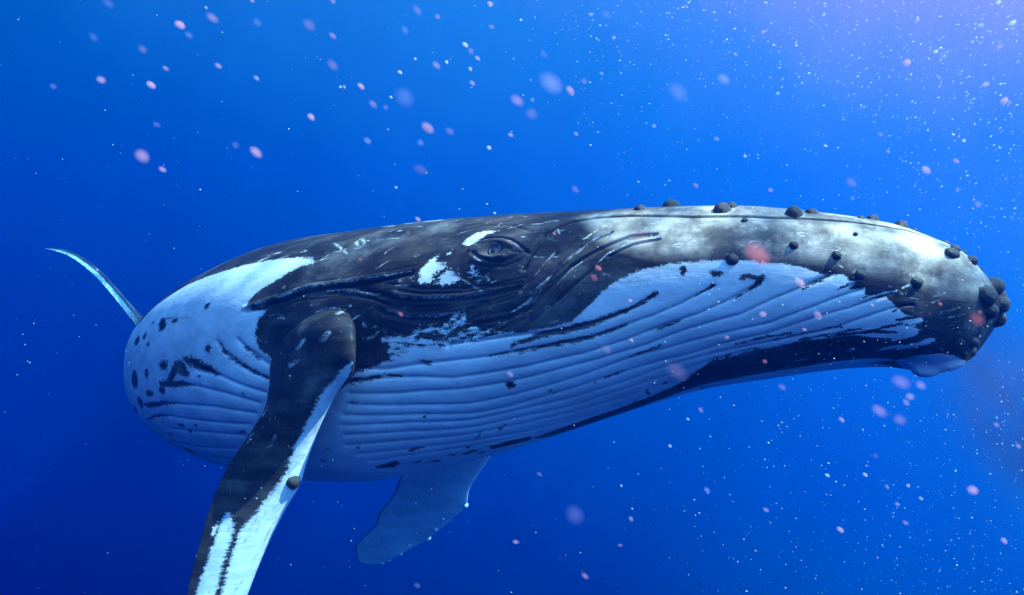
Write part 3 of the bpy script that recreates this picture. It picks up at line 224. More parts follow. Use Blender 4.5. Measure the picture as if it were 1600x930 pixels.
SPECKS = [(-0.8502,1.7473,0.6978,0.01356,'p',3,0.48,'bright pink speck nearest the top left corner,tilted','plankton specks drifting in the water'),(-1.1359,2.589,1.0607,0.02211,'p',1,0.61,'big dim pink speck at upper left,at top over tail','plankton specks drifting in the water'),(-0.9847,2.6392,1.0639,0.02254,'l',0,0.69,'big faint lavender speck at upper left,at top over flipper','plankton specks drifting in the water'),(-0.2543,0.8556,0.3417,0.00893,'p',1,0.68,'big dim pink speck at upper left,at top over flipper','plankton specks drifting in the water'),(-1.0662,1.739,0.6635,0.0132,'l',0,0.89,'mid-sized faint lavender speck at upper left,at top by left edge','plankton specks drifting in the water'),(-1.6898,3.1239,1.1363,0.02667,'p',0,0.66,'big faint pink speck at upper left','plankton specks drifting in the water'),(-1.1643,2.2956,0.7705,0.01188,'p',2,0.59,'mid-sized soft pink speck at upper left,high up over tail,left of two','plankton specks drifting in the water'),(-1.1447,2.6602,0.9028,0.01377,'p',2,0.58,'mid-sized soft pink speck at upper left,high up over tail,right of two','plankton specks drifting in the water'),(-1.9239,3.1965,1.0189,0.02481,'p',2,0.34,'big soft pink speck at upper left','plankton specks drifting in the water'),(-1.451,2.7442,0.8541,0.01894,'p',3,0.62,'mid-sized bright pink speck at upper left','plankton specks drifting in the water'),(-0.504,1.3473,0.4332,0.00639,'w',1,0.68,'small dim white speck at upper left','plankton specks drifting in the water'),(-1.2724,1.8929,0.5856,0.01257,'l',0,0.4,'mid-sized faint lavender speck at upper left,high up by left edge','plankton specks drifting in the water'),(-0.3742,1.2713,0.3361,0.00768,'p',3,0.81,'small vivid pink speck alone in the water left of centre top','plankton specks drifting in the water'),(-1.4846,2.8533,0.7222,0.01624,'l',0,0.49,'mid-sized faint lavender speck at upper left,high up over tail','plankton specks drifting in the water'),(-0.6115,1.1285,0.2338,0.0146,'p',2,0.84,'broad dusty pink speck above the whale tail,with a small one below it','plankton specks drifting in the water'),(-1.5572,3.0421,0.5704,0.01837,'p',2,0.57,'mid-sized soft pink speck at upper left,low down','plankton specks drifting in the water'),(-0.473,1.2614,0.2684,0.01197,'p',2,0.73,'dusty pink oval speck above the whale shoulder patch','plankton specks drifting in the water'),(-0.6127,1.5127,0.3375,0.01148,'l',0,0.6,'mid-sized faint lavender speck at upper left,low down','plankton specks drifting in the water'),(-0.7614,1.6991,0.7216,0.0044,'w',2,0.87,'small soft white speck at upper left','plankton specks drifting in the water'),(-1.2505,2.6413,1.0152,0.01754,'l',0,0.62,'mid-sized faint lavender speck at upper left,at top over tail','plankton specks drifting in the water'),(-0.7203,1.8924,0.8232,0.00816,'p',2,0.47,'small soft pink speck at upper left','plankton specks drifting in the water'),(-0.6218,1.051,0.4533,0.00997,'l',0,0.65,'big faint lavender speck at upper left,at top by left edge','plankton specks drifting in the water'),(-0.3529,2.5438,1.0708,0.01931,'p',1,0.91,'mid-sized dim pink speck above the back,at top over cheek,left of two','plankton specks drifting in the water'),(-0.3629,3.3366,1.3732,0.01899,'p',1,0.49,'mid-sized dim pink speck above the back,at top over cheek,right of two','plankton specks drifting in the water'),(-0.4963,3.1697,1.2421,0.02406,'l',0,0.96,'mid-sized faint lavender speck above the back,at top','plankton specks drifting in the water'),(-0.1078,1.5751,0.5833,0.00679,'w',3,0.65,'small bright white speck above the back,high up over cheek,fifth from the left','plankton specks drifting in the water'),(-0.1908,3.1795,1.1476,0.02112,'p',1,1.09,'mid-sized dim pink speck above the back,high up over cheek,rightmost of three','plankton specks drifting in the water'),(-0.127,2.5089,0.8797,0.01082,'p',2,0.57,'small soft pink speck above the back,high up over cheek,right of two','plankton specks drifting in the water'),(-0.3144,2.8418,0.9671,0.01887,'p',1,0.75,'mid-sized dim pink speck above the back,high up over cheek,middle of three','plankton specks drifting in the water'),(-0.2409,2.5191,0.8691,0.00869,'w',3,1.03,'small bright white speck above the back,high up over cheek,fourth from the left','plankton specks drifting in the water'),(-0.1131,1.8554,0.621,0.0064,'w',3,1.02,'small bright white speck above the back,high up over cheek,sixth from the left','plankton specks drifting in the water'),(-0.2021,3.4766,1.0919,0.01499,'p',2,0.82,'small soft pink speck above the back,high up over cheek,left of two','plankton specks drifting in the water'),(-0.1987,1.4036,0.4908,0.00363,'w',3,0.73,'small bright white speck above the back,high up over cheek,third from the left','plankton specks drifting in the water'),(-0.2538,1.5468,0.5104,0.00534,'w',3,0.47,'small bright white speck above the back,high up over cheek,second from the left','plankton specks drifting in the water'),(-0.4151,1.8759,0.5804,0.00971,'p',3,0.71,'mid-sized bright pink speck above the back','plankton specks drifting in the water'),(-0.327,1.3016,0.4015,0.00337,'w',3,0.26,'small bright white speck above the back,high up over flipper,left of two','plankton specks drifting in the water'),(-0.6419,2.6134,0.8061,0.00676,'w',3,0.97,'small bright white speck above the back,high up over flipper,right of two','plankton specks drifting in the water'),(-0.3225,1.2285,0.4181,0.01166,'p',0,0.75,'big faint pink speck above the back,high up','plankton specks drifting in the water'),(-0.158,1.0033,0.2944,0.01904,'l',1,0.84,'large dim lavender blob left of the vivid pink oval speck','plankton specks drifting in the water'),(-0.244,1.377,0.4041,0.00356,'w',3,0.66,'small bright white speck above the back,high up over cheek,first from the left','plankton specks drifting in the water'),(-0.5248,2.5795,0.7303,0.01713,'p',1,0.79,'mid-sized dim pink speck above the back,high up over flipper','plankton specks drifting in the water'),(-0.3949,2.1383,0.5954,0.01217,'p',1,0.69,'mid-sized dim pink speck above the back,high up over cheek,leftmost of three','plankton specks drifting in the water'),(-0.5517,2.6041,0.5981,0.01729,'l',1,0.7,'mid-sized dim lavender speck above the back,low down over flipper','plankton specks drifting in the water'),(-0.1099,0.8883,0.2207,0.00843,'p',3,0.71,'vivid pink oval speck in the water high above the eye','plankton specks drifting in the water'),(-0.4565,3.4049,0.7725,0.02261,'l',1,0.82,'mid-sized dim lavender speck above the back,low down over cheek','plankton specks drifting in the water'),(-0.2054,2.2589,0.5506,0.01715,'p',0,0.55,'mid-sized faint pink speck above the back,low down over cheek','plankton specks drifting in the water'),(-0.1456,1.0863,0.2037,0.01134,'p',0,0.45,'big faint pink speck above the back,low down','plankton specks drifting in the water'),(-0.0886,2.6263,0.5761,0.01133,'w',3,0.52,'bright white dot alone in the water above the eye','plankton specks drifting in the water'),(-0.0063,3.3634,0.8009,0.0145,'p',2,0.45,'small soft pink speck above the back,low down','plankton specks drifting in the water'),(0.0063,0.8426,0.2433,0.00879,'p',1,0.65,'upper of two slanting lilac specks below the large lavender blob','plankton specks drifting in the water'),(0.0374,1.2867,0.3462,0.01465,'p',1,0.41,'lower of two slanting lilac specks below the large lavender blob','plankton specks drifting in the water'),(0.0543,0.9491,0.2981,0.01801,'l',1,0.63,'large dim lavender blob touching a small bright pink speck','plankton specks drifting in the water'),(0.2162,2.5339,0.7673,0.01748,'p',3,0.94,'bright pink speck at the lower right of the large lavender blob','plankton specks drifting in the water'),(0.0796,2.654,0.7688,0.01259,'l',1,0.7,'small dim lavender speck above the back','plankton specks drifting in the water'),(-0.0401,1.3382,0.5307,0.00577,'p',2,0.51,'small soft pink speck above the back,at top','plankton specks drifting in the water'),(-0.088,2.7623,1.1887,0.01191,'p',3,0.5,'small bright pink speck above the back','plankton specks drifting in the water'),(0.0264,2.0109,0.8182,0.0052,'w',3,0.58,'small bright white speck above the back,at top over mouth corner,leftmost of three','plankton specks drifting in the water'),(0.1443,1.251,0.5184,0.00432,'w',3,0.35,'small bright white speck above the back,at top over mouth corner,middle of three','plankton specks drifting in the water'),(0.1846,1.3393,0.555,0.01017,'l',1,0.43,'mid-sized dim lavender speck above the back,at top','plankton specks drifting in the water'),(0.265,1.7776,0.6766,0.00613,'w',3,0.2,'small bright white speck above the back,at top over mouth corner,rightmost of three','plankton specks drifting in the water'),(0.2952,2.2495,0.7381,0.00776,'w',2,0.52,'small soft white speck above the back,high up','plankton specks drifting in the water'),(0.191,2.0371,0.4889,0.00773,'w',1,0.57,'small dim white speck above the back','plankton specks drifting in the water'),(0.2033,1.9191,0.6081,0.01275,'p',0,0.48,'mid-sized faint pink speck above the back,high up','plankton specks drifting in the water'),(0.0886,1.8909,0.6736,0.01256,'l',0,0.86,'mid-sized faint lavender speck above the back,high up','plankton specks drifting in the water'),(-0.5427,2.0675,0.7927,0.01177,'p',1,0.67,'mid-sized dim pink speck above the back,at top over flipper','plankton specks drifting in the water'),(-0.6587,2.5093,1.0892,0.01299,'p',2,0.62,'mid-sized soft pink speck above the back','plankton specks drifting in the water'),(-0.4905,2.8909,0.4662,0.00748,'w',2,0.61,'small soft white speck above the back,low down','plankton specks drifting in the water'),(0.283,3.0488,0.483,0.02025,'p',0,0.8,'mid-sized faint pink speck above the back,low down over mouth corner','plankton specks drifting in the water'),(0.7985,1.749,0.7247,0.00603,'w',3,-0.62,'small bright white speck in upper right glitter,at top over snout','plankton specks drifting in the water'),(0.9179,2.8056,0.9995,0.00968,'w',3,0.86,'small bright white speck in upper right glitter,high up over long jaw','plankton specks drifting in the water'),(0.2772,0.8932,0.2855,0.00847,'l',2,0.47,'soft lavender round speck in the upper right water','plankton specks drifting in the water'),(0.8592,2.2084,0.6604,0.00762,'w',3,-0.37,'small bright white speck in upper right glitter,high up over snout','plankton specks drifting in the water'),(1.1671,3.1677,1.2324,0.01093,'p',2,-0.61,'small soft pink speck in upper right glitter,at top over long jaw','plankton specks drifting in the water'),(0.3,1.2309,0.3704,0.01985,'l',0,0.82,'big faint lavender speck in upper right glitter,high up over long jaw','plankton specks drifting in the water'),(0.4657,2.2375,0.5622,0.00965,'l',2,0.68,'small soft lavender speck in upper right glitter','plankton specks drifting in the water'),(0.6506,2.4181,0.3967,0.01043,'p',3,0.76,'small bright pink speck in upper right glitter,low down over long jaw','plankton specks drifting in the water'),(0.5593,1.6388,0.3395,0.00424,'w',3,0.8,'small bright white speck in upper right glitter,low down over long jaw','plankton specks drifting in the water'),(0.9384,1.6222,0.5582,0.01119,'p',3,-1.06,'round pink speck in the dense glitter at upper right','plankton specks drifting in the water'),(1.1424,1.8408,0.6627,0.00635,'w',3,-0.6,'small bright white speck in upper right glitter,high up by right edge','plankton specks drifting in the water'),(1.8126,3.0544,1.2399,0.01317,'p',2,-0.97,'small soft pink speck in upper right glitter,at top by right edge','plankton specks drifting in the water'),(0.4929,0.7778,0.2764,0.00812,'l',0,-0.79,'big faint lavender speck in upper right glitter,high up by right edge','plankton specks drifting in the water'),(1.2652,1.8237,0.5693,0.00944,'p',2,-0.35,'mid-sized soft pink speck in upper right glitter','plankton specks drifting in the water'),(1.4394,1.9966,0.5747,0.01205,'p',3,-0.88,'mid-sized bright pink speck in upper right glitter','plankton specks drifting in the water'),(1.5602,2.1419,0.6124,0.00739,'p',3,0.77,'small bright pink speck in upper right glitter,high up by right edge,right of two','plankton specks drifting in the water'),(2.0122,3.3174,0.6189,0.02289,'p',3,0.67,'bright pink speck above the bumpy snout ridge','plankton specks drifting in the water'),(2.1923,3.3695,0.6729,0.01453,'p',3,0.68,'small bright pink speck in upper right glitter,low down by right edge','plankton specks drifting in the water'),(1.7772,3.2239,0.6891,0.01112,'p',2,0.88,'small soft pink speck in upper right glitter,low down over snout,right of two','plankton specks drifting in the water'),(1.8281,3.3854,0.8093,0.0146,'p',2,0.65,'small soft pink speck in upper right glitter,low down over snout,left of two','plankton specks drifting in the water'),(1.6561,3.333,0.5624,0.02846,'p',1,0.72,'big dim pink speck in upper right glitter','plankton specks drifting in the water'),(1.5583,3.1244,0.454,0.01482,'l',1,0.99,'small dim lavender speck near the snout','plankton specks drifting in the water'),(1.8367,2.7249,1.0193,0.00705,'p',3,-0.86,'small bright pink speck in upper right glitter,high up by right edge,left of two','plankton specks drifting in the water'),(1.4176,1.9845,0.7293,0.0113,'p',1,-0.72,'mid-sized dim pink speck in upper right glitter','plankton specks drifting in the water'),(1.1405,1.7232,0.3958,0.00594,'w',3,0.91,'small bright white speck in upper right glitter,low down by right edge','plankton specks drifting in the water'),(1.3637,1.8601,0.7481,0.00963,'w',3,-0.59,'mid-sized bright white speck in upper right glitter','plankton specks drifting in the water'),(2.1023,3.0634,1.2206,0.01321,'w',3,-0.28,'small bright white speck in upper right glitter,at top by right edge,left of two','plankton specks drifting in the water'),(1.9918,2.7955,1.2082,0.01206,'w',3,-0.58,'small bright white speck in upper right glitter,at top by right edge,right of two','plankton specks drifting in the water'),(2.2692,3.3249,0.4551,0.01893,'p',1,1.0,'mid-sized dim pink speck near the snout','plankton specks drifting in the water'),(1.6512,2.527,0.4004,0.00872,'p',2,0.4,'small soft pink speck in upper right glitter,low down by right edge','plankton specks drifting in the water'),(0.466,1.2302,0.1938,0.00584,'p',1,0.66,'small dim pink speck in upper right glitter','plankton specks drifting in the water'),(0.5669,1.8897,0.4394,0.00896,'l',1,0.54,'small dim lavender speck in upper right glitter','plankton specks drifting in the water'),(1.2516,2.7247,0.6054,0.00705,'w',3,0.46,'small bright white speck in upper right glitter,low down over snout','plankton specks drifting in the water'),(0.1556,2.5147,0.2357,0.00868,'r',3,0.63,'small red speck at the top of the mouth corner fold','plankton specks drifting in the water'),(0.2603,2.057,0.0887,0.01065,'r',3,0.58,'upper of two small red specks over the dark cheek corner','plankton specks drifting in the water'),(0.2888,2.4063,0.0699,0.01453,'r',3,0.79,'lower of two small red specks over the dark cheek corner','plankton specks drifting in the water'),(0.2193,1.1694,0.1041,0.02441,'r',0,0.58,'wide faint red blob in front of the folds behind the lip','plankton specks drifting in the water'),(0.4273,1.1901,0.0759,0.02463,'r',2,0.77,'largest red blob hanging in front of the lower lip','plankton specks drifting in the water'),(0.6074,1.4398,0.031,0.01118,'p',3,0.78,'bright pink speck over white jaw right of the large red blob','plankton specks drifting in the water'),(0.8557,2.3285,-0.0568,0.01607,'p',2,0.23,'soft pink speck over throat pleats below the large red blob','plankton specks drifting in the water'),(1.0544,2.3529,-0.0618,0.01623,'p',3,0.94,'bright pink speck with pointed end low on the white jaw','plankton specks drifting in the water'),(-0.0068,2.4076,-0.2709,0.01246,'p',3,0.68,'pale pink speck just above a dark ring mark on the throat pleats','plankton specks drifting in the water'),(0.2202,1.2699,-0.006,0.00438,'p',3,0.64,'small bright pink speck in front of the white throat at mouth corner,left of two','plankton specks drifting in the water'),(0.2689,1.9382,-0.1472,0.01655,'p',0,0.82,'big faint pink speck in front of the white throat','plankton specks drifting in the water'),(0.2379,0.9837,-0.1061,0.0168,'p',0,0.67,'wide faint lilac blob over lowest throat pleats beside the dark keel','plankton specks drifting in the water'),(0.4728,1.2768,-0.1197,0.00551,'r',3,0.65,'small red speck over dark keel band','plankton specks drifting in the water'),(0.2415,1.3776,-0.0865,0.00475,'p',3,0.72,'small bright pink speck in front of the white throat at mouth corner,right of two','plankton specks drifting in the water'),(-0.4743,3.4418,0.3937,0.01484,'p',3,0.72,'small bright pink speck near the snout','plankton specks drifting in the water'),(-0.3639,2.3962,0.2291,0.01137,'r',1,0.87,'small dim red speck in front of the dark head at cheek','plankton specks drifting in the water'),(-0.2679,1.6423,-0.04,0.00708,'r',2,0.78,'small soft red speck in front of the dark head','plankton specks drifting in the water'),(-0.3645,1.6404,0.0923,0.00623,'r',1,0.49,'small dim red speck in front of the dark head at flipper','plankton specks drifting in the water'),(1.3852,2.0213,-0.0436,0.00872,'r',3,0.9,'tiny vivid red speck on the dull red chin blob','plankton specks drifting in the water'),(1.0695,1.7052,-0.016,0.00588,'r',3,0.73,'tiny red speck over dark chin below two white scratches','plankton specks drifting in the water'),(0.7043,1.0333,-0.0329,0.01274,'r',1,0.83,'dull red blob over dark chin','plankton specks drifting in the water'),(0.6938,2.2025,-0.128,0.01045,'p',1,0.6,'small dim pink speck in front of the white throat','plankton specks drifting in the water'),(0.7653,1.45,-0.0163,0.00375,'p',3,0.72,'small bright pink speck in front of the white throat at snout','plankton specks drifting in the water'),(0.738,1.7226,-0.0807,0.00594,'p',2,0.39,'small soft pink speck in front of the white throat','plankton specks drifting in the water'),(-0.0525,2.0746,0.2567,0.00537,'w',3,0.45,'small bright white speck near the snout','plankton specks drifting in the water'),(0.612,1.0738,-0.1329,0.01426,'p',1,0.49,'large soft lilac blob right under the white chin lobe','plankton specks drifting in the water'),(1.4025,2.3411,-0.3007,0.01999,'p',1,0.74,'big dim pink speck below the chin','plankton specks drifting in the water'),(1.6424,2.8166,-0.4093,0.02186,'p',2,0.39,'big soft pink speck below the chin','plankton specks drifting in the water'),(1.3051,2.2599,-0.3475,0.01286,'p',1,0.81,'mid-sized dim pink speck below the chin by right edge','plankton specks drifting in the water'),(0.5497,1.0215,-0.1695,0.01163,'p',1,0.64,'soft pink oval speck below the white chin lobe','plankton specks drifting in the water'),(0.5429,0.9555,-0.1711,0.01088,'p',0,0.59,'big faint pink speck below the chin','plankton specks drifting in the water'),(1.5562,3.2232,-0.5772,0.0139,'p',3,0.84,'bright pink speck below the keel at right','plankton specks drifting in the water'),(1.2917,3.2651,-0.4285,0.02168,'p',1,0.59,'mid-sized dim pink speck below the chin below snout','plankton specks drifting in the water'),(0.5787,0.8573,-0.2419,0.00813,'p',2,0.56,'largest pink speck in the lower right water','plankton specks drifting in the water'),(1.4767,3.0704,-1.0449,0.01589,'p',3,0.69,'bright pink speck low in the water,right of bottom centre','plankton specks drifting in the water'),(1.4961,2.7233,-0.7557,0.0094,'p',3,0.93,'small bright pink speck below the chin','plankton specks drifting in the water'),(1.5438,2.7354,-0.8283,0.0118,'p',2,0.43,'small soft pink speck below the chin,knob height by right edge,left of two','plankton specks drifting in the water'),(1.6649,2.8876,-0.9529,0.0137,'p',1,0.58,'small dim pink speck below the chin','plankton specks drifting in the water'),(1.5287,2.5518,-0.7512,0.0088,'w',3,0.63,'small bright white speck below the chin,knob height by right edge,right of two','plankton specks drifting in the water'),(0.8596,1.2113,-0.226,0.00627,'p',2,0.88,'mid-sized soft pink speck below the chin','plankton specks drifting in the water'),(0.9655,1.3019,-0.2832,0.00561,'p',2,0.93,'small soft pink speck below the chin,knob height by right edge,right of two','plankton specks drifting in the water'),(1.0173,1.4111,-0.5027,0.0073,'p',2,1.0,'mid-sized soft pink speck below the chin,at bottom','plankton specks drifting in the water'),(0.8584,1.6121,-0.3733,0.00918,'p',0,0.9,'mid-sized faint pink speck below the chin','plankton specks drifting in the water'),(0.649,1.254,-0.3257,0.00433,'w',3,0.72,'small bright white speck below the chin,knob height below snout,right of two','plankton specks drifting in the water'),(1.4518,3.1411,-0.8186,0.01084,'w',3,0.58,'small bright white speck below the chin,knob height below snout,left of two','plankton specks drifting in the water'),(1.5954,2.7491,-0.7577,0.00948,'w',3,0.92,'small bright white speck below the chin,knob height by right edge,left of two','plankton specks drifting in the water'),(0.0142,2.5319,-0.9067,0.01092,'p',2,0.24,'small soft pink speck below the belly,at bottom below mouth corner,left of two','plankton specks drifting in the water'),(0.5296,3.0371,-0.9852,0.0131,'p',2,1.0,'small soft pink speck below the belly,at bottom below mouth corner,right of two','plankton specks drifting in the water'),(0.1037,1.1291,-0.3588,0.02142,'l',0,0.74,'wide ghostly blob in the deep water below the belly','plankton specks drifting in the water'),(0.1545,1.4455,-0.5895,0.00823,'p',1,0.66,'mid-sized dim pink speck below the belly','plankton specks drifting in the water'),(0.2124,1.3406,-0.4864,0.00509,'p',1,0.2,'small dim pink speck below the belly,at bottom','plankton specks drifting in the water'),(0.3429,1.9458,-0.602,0.00336,'w',3,0.32,'small bright white speck below the belly','plankton specks drifting in the water'),(-0.2438,1.7569,-0.7412,0.01,'l',0,0.52,'mid-sized faint lavender speck below the belly','plankton specks drifting in the water'),(0.065,1.6135,-0.4175,0.00765,'l',0,0.66,'small faint lavender speck below the belly','plankton specks drifting in the water'),(0.4702,2.9331,-0.8084,0.00759,'w',2,0.94,'small soft white speck below the belly,knob height below mouth corner','plankton specks drifting in the water'),(0.7837,2.1056,-0.6554,0.00908,'p',2,0.53,'small soft pink speck below the chin,knob height below long jaw','plankton specks drifting in the water'),(0.5735,2.0057,-0.566,0.01142,'l',1,0.81,'mid-sized dim lavender speck below the belly','plankton specks drifting in the water'),(0.5006,2.1619,-0.4702,0.00746,'w',2,0.87,'small soft white speck below the belly,knob height below long jaw','plankton specks drifting in the water'),(0.9508,3.438,-0.5673,0.01631,'p',1,0.78,'small dim pink speck below the belly','plankton specks drifting in the water'),(0.5542,2.1495,-0.3829,0.00556,'w',2,0.66,'small soft white speck below the belly','plankton specks drifting in the water')]

# ------------------------------------------------------ skin-chart drawing
def window(shape, pts, margin):
    a = np.asarray(pts)[:, :2]
    i0 = max(int((a[:, 0].min() - margin) / SX), 0); i1 = min(int((a[:, 0].max() + margin) / SX) + 2, shape[0])
    j0 = max(int((a[:, 1].min() - margin) / SY), 0); j1 = min(int((a[:, 1].max() + margin) / SY) + 2, shape[1])
    X, Y = np.meshgrid(np.arange(i0, i1) * SX, np.arange(j0, j1) * SY, indexing='ij')
    return (slice(i0, i1), slice(j0, j1)), X, Y
def seg_field(X, Y, pts, closed=False, widths=False):
    best = np.full(X.shape, 1e9); val = np.full(X.shape, -1e9)
    n = len(pts)
    for k in range(n if closed else n - 1):
        p = pts[k]; q = pts[(k + 1) % n]
        dx, dy = q[0] - p[0], q[1] - p[1]
        L = dx * dx + dy * dy + 1e-9
        t = np.clip(((X - p[0]) * dx + (Y - p[1]) * dy) / L, 0, 1)
        d = np.hypot(X - p[0] - t * dx, Y - p[1] - t * dy)
        best = np.minimum(best, d)
        if widths: val = np.maximum(val, p[2] + t * (q[2] - p[2]) - d)
    return val if widths else best
def poly_sd(X, Y, pts):
    d = seg_field(X, Y, pts, True)
    inside = np.zeros(X.shape, bool); n = len(pts)
    for k in range(n):
        x0, y0 = pts[k][:2]; x1, y1 = pts[(k + 1) % n][:2]
        if y0 == y1: continue
        c = ((y0 > Y) != (y1 > Y)) & (X < (x1 - x0) * (Y - y0) / (y1 - y0) + x0)
        inside ^= c
    return np.where(inside, d, -d)
def ring_pts(c, n=18):
    x, y, rx, ry = c[:4]
    return [(x + rx * math.cos(2 * math.pi * k / n), y + ry * math.sin(2 * math.pi * k / n)) for k in range(n)]
def draw(sd, pts, op, stroke=False, margin=16, inset=0):
    wdw, X, Y = window(sd.shape, pts, margin)
    if X.size == 0: return
    f = seg_field(X, Y, pts, widths=True) if stroke else poly_sd(X, Y, pts) - inset
    sd[wdw] = np.maximum(sd[wdw], f) if op > 0 else np.minimum(sd[wdw], -f)
def soft(a, pts, margin=8):
    wdw, X, Y = window(a.shape, pts, margin)
    if X.size == 0: return
    f = np.clip(seg_field(X, Y, pts, widths=True) / 1.2 + .5, 0, 1)
    a[wdw] = np.maximum(a[wdw], f)

# -------------------------------------------------------------- the whale
P, TH, AX, Q, T, NN, UU = body_grid(STATIONS)
NRM = grid_normals(P)
shape = P.shape[:2]
sd = np.full(shape, -16.0)
draw(sd, F_BELLY, 1)
for p in F_DARK: draw(sd, p, -1)
for p in F_DOTS: draw(sd, ring_pts(p), -1)
for p in F_DSTROKE: draw(sd, p, -1, True)
for k, p in enumerate(F_WHITE): draw(sd, p, 1, inset=2.2 if k else 0)
for p in F_WSTROKE: draw(sd, p, 1, True)
sd = np.clip(sd, -16, 16)
Xg, Yg = np.meshgrid(np.arange(shape[0]) * SX, np.arange(shape[1]) * SY, indexing='ij')
ragged = 1 + sum(1.3 * np.exp(-(((Xg - x) / 50) ** 2 + ((Yg - y) / 26) ** 2)) for x, y in F_SPECKLED)
scuff_glint = np.zeros(shape)
for p in F_SCUFF_GLINT: soft(scuff_glint, p)  # scratches, plus pale lines painted as highlights along the fold ridges
for x, y, rx, ry, wd in F_RINGS:
    r = ring_pts((x, y, rx, ry), 20); soft(scuff_glint, [(a, b, wd * .5) for a, b in r + r[:1]])
rs = random.Random(11); nick = np.zeros(shape)
def scratch(arr, x, y, ln, ang, wd, bend):
    pts = []
    for q in range(5):
        pts.append((x, y, wd * (.5 + .5 * math.sin(math.pi * (q + .5) / 5))))
        x += ln / 4 * math.cos(ang); y += ln / 4 * math.sin(ang); ang += bend
    soft(arr, pts)
gx, gy = shape[0] * SX, 560 * SY
for k in range(230):        # fine scratches and small round scars all over the near side
    scratch(scuff_glint, rs.uniform(0, .62 * gx), rs.uniform(.13 * gy, .62 * gy), rs.uniform(5, 26), rs.gauss(.15, .45), rs.uniform(.35, .9), rs.gauss(0, .12))
for k in range(70):
    r = ring_pts((rs.uniform(0, .6 * gx), rs.uniform(.12 * gy, .5 * gy), rs.uniform(1.2, 4.5), rs.uniform(.8, 2.6)), 10)
    soft(scuff_glint, [(a, b, rs.uniform(.3, .7)) for a, b in r + r[:1]])
for k in range(150):
    scratch(nick, rs.uniform(0, .85 * gx), rs.uniform(.35 * gy, .92 * gy), rs.uniform(3, 18), rs.gauss(.1, .6), rs.uniform(.3, .8), rs.gauss(0, .15))
sunlit_grey = np.full(shape, -60.0); draw(sunlit_grey, F_SUNLIT_GREY, 1, margin=60); sunlit_grey = np.clip(sunlit_grey / 26 + .5, 0, 1)  # paler lip and jaw skin, with sunlit brightness painted into the tone
height = np.zeros(shape)
dmin = np.full(shape, 60.0); fade = np.zeros(shape)
for p in F_PLEAT:
    wdw, X, Y = window(shape, p, 30)
    f = seg_field(X, Y, p)
    dmin[wdw] = np.minimum(dmin[wdw], f)
rear = np.interp(AX, [0, 3.5, 5.5, 7], [1, .9, .6, .5])[:, None]
height += rear * (-.016 * np.exp(-(dmin / 1.8) ** 2) - .005 * np.exp(-(dmin / 6.0) ** 2))
for p, dep, wid in F_FOLD:
    wdw, X, Y = window(shape, p, wid * 4)
    height[wdw] += dep * .8 * np.exp(-(seg_field(X, Y, p) / (wid * .75)) ** 2)
for p, dep, wid in F_FOLD:
    if dep > -.0175: continue
    for sh in (-13, -8, 7, 12):
        a0 = rs.randrange(0, max(1, len(p) - 4)); pp = [(x + sh * .55 + rs.uniform(-2, 2), y + sh + rs.uniform(-1.5, 1.5)) for x, y, *_ in p[a0:a0 + rs.randrange(4, 8)]]
        if len(pp) < 2: continue
        wdw, X, Y = window(shape, pp, 8)
        height[wdw] -= rs.uniform(.003, .008) * np.exp(-(seg_field(X, Y, pp) / 1.5) ** 2)
wdw, X, Y = window(shape, F_LIP, 60)
dl = seg_field(X, Y, F_LIP)
height[wdw] += -.03 * np.exp(-(dl / 3.0) ** 2)
# eye mound with its socket
ex, ey = F_EYE
X, Y = np.meshgrid(np.arange(shape[0]) * SX, np.arange(shape[1]) * SY, indexing='ij')
rr = ((X - ex) / 44) ** 2 + ((Y - ey) / 26) ** 2
height += .045 * np.exp(-rr) - .05 * np.exp(-(((X - ex) / 15) ** 2 + ((Y - ey) / 10) ** 2))
for lx, ly, la, lb, lh in F_LOBE: height += lh * np.exp(-(((X - lx) / la) ** 2 + ((Y - ly) / lb) ** 2) ** 1.5)
height[:6] *= np.linspace(0, 1, 6)[:, None]
PB = P + NRM * height[..., None]
NRMB = grid_normals(PB)

FLG = blade_grid(FLIPPER, NK=300, NV=110)
fsd = np.full(FLG.shape[:2], -16.0)
for p in F_FLW: draw(fsd, p, 1)
fsd = np.clip(fsd, -16, 16)
fsc = np.zeros(FLG.shape[:2])
for p in F_FLSC: soft(fsc, p)
fnick = np.zeros(FLG.shape[:2]); fgx, fgy = 300 * SX, 110 * SY
for k in range(260):
    scratch(fnick, rs.uniform(.05 * fgx, fgx), rs.uniform(.1 * fgy, .8 * fgy), rs.uniform(4, 30), rs.gauss(0, .35), rs.uniform(.3, 1.1), rs.gauss(0, .1))
FAG = blade_grid(FAR_FLIPPER, NK=160, NV=64)
k_ = np.linspace(0, 1, 160)[:, None]; v_ = np.linspace(-np.pi / 2, 1.5 * np.pi, 64, endpoint=False)[None]
asd = np.clip(8 + 0 * k_ + 16 * (np.cos(v_) + .93), -16, 16) * np.ones((160, 64)) - 8 * (np.cos(v_) < -.93)
# scalloped trailing edge and knobbed leading edge of the far flipper
def fluke_rows(side):
    out = []
    for (x, y, z), ch, t in (FLUKE_NEAR if side > 0 else FLUKE_FAR):
        c = Vector((x, y, z)); d = Vector((-.50, .86, .30)).normalized() * ch * .5
        out.append((*(c + d), *(c - d), t))
    return out
FK1 = blade_grid(fluke_rows(1), NK=120, NV=48)
FK2 = blade_grid(fluke_rows(-1), NK=60, NV=32)
kk = np.linspace(0, 1, 120)[:, None] * np.ones((1, 48)); vv = np.cos(np.linspace(-np.pi / 2, 1.5 * np.pi, 48, endpoint=False))[None]
ksd = np.clip(np.minimum((kk - .35) * 40, (vv - .35) * 14), -16, 16)

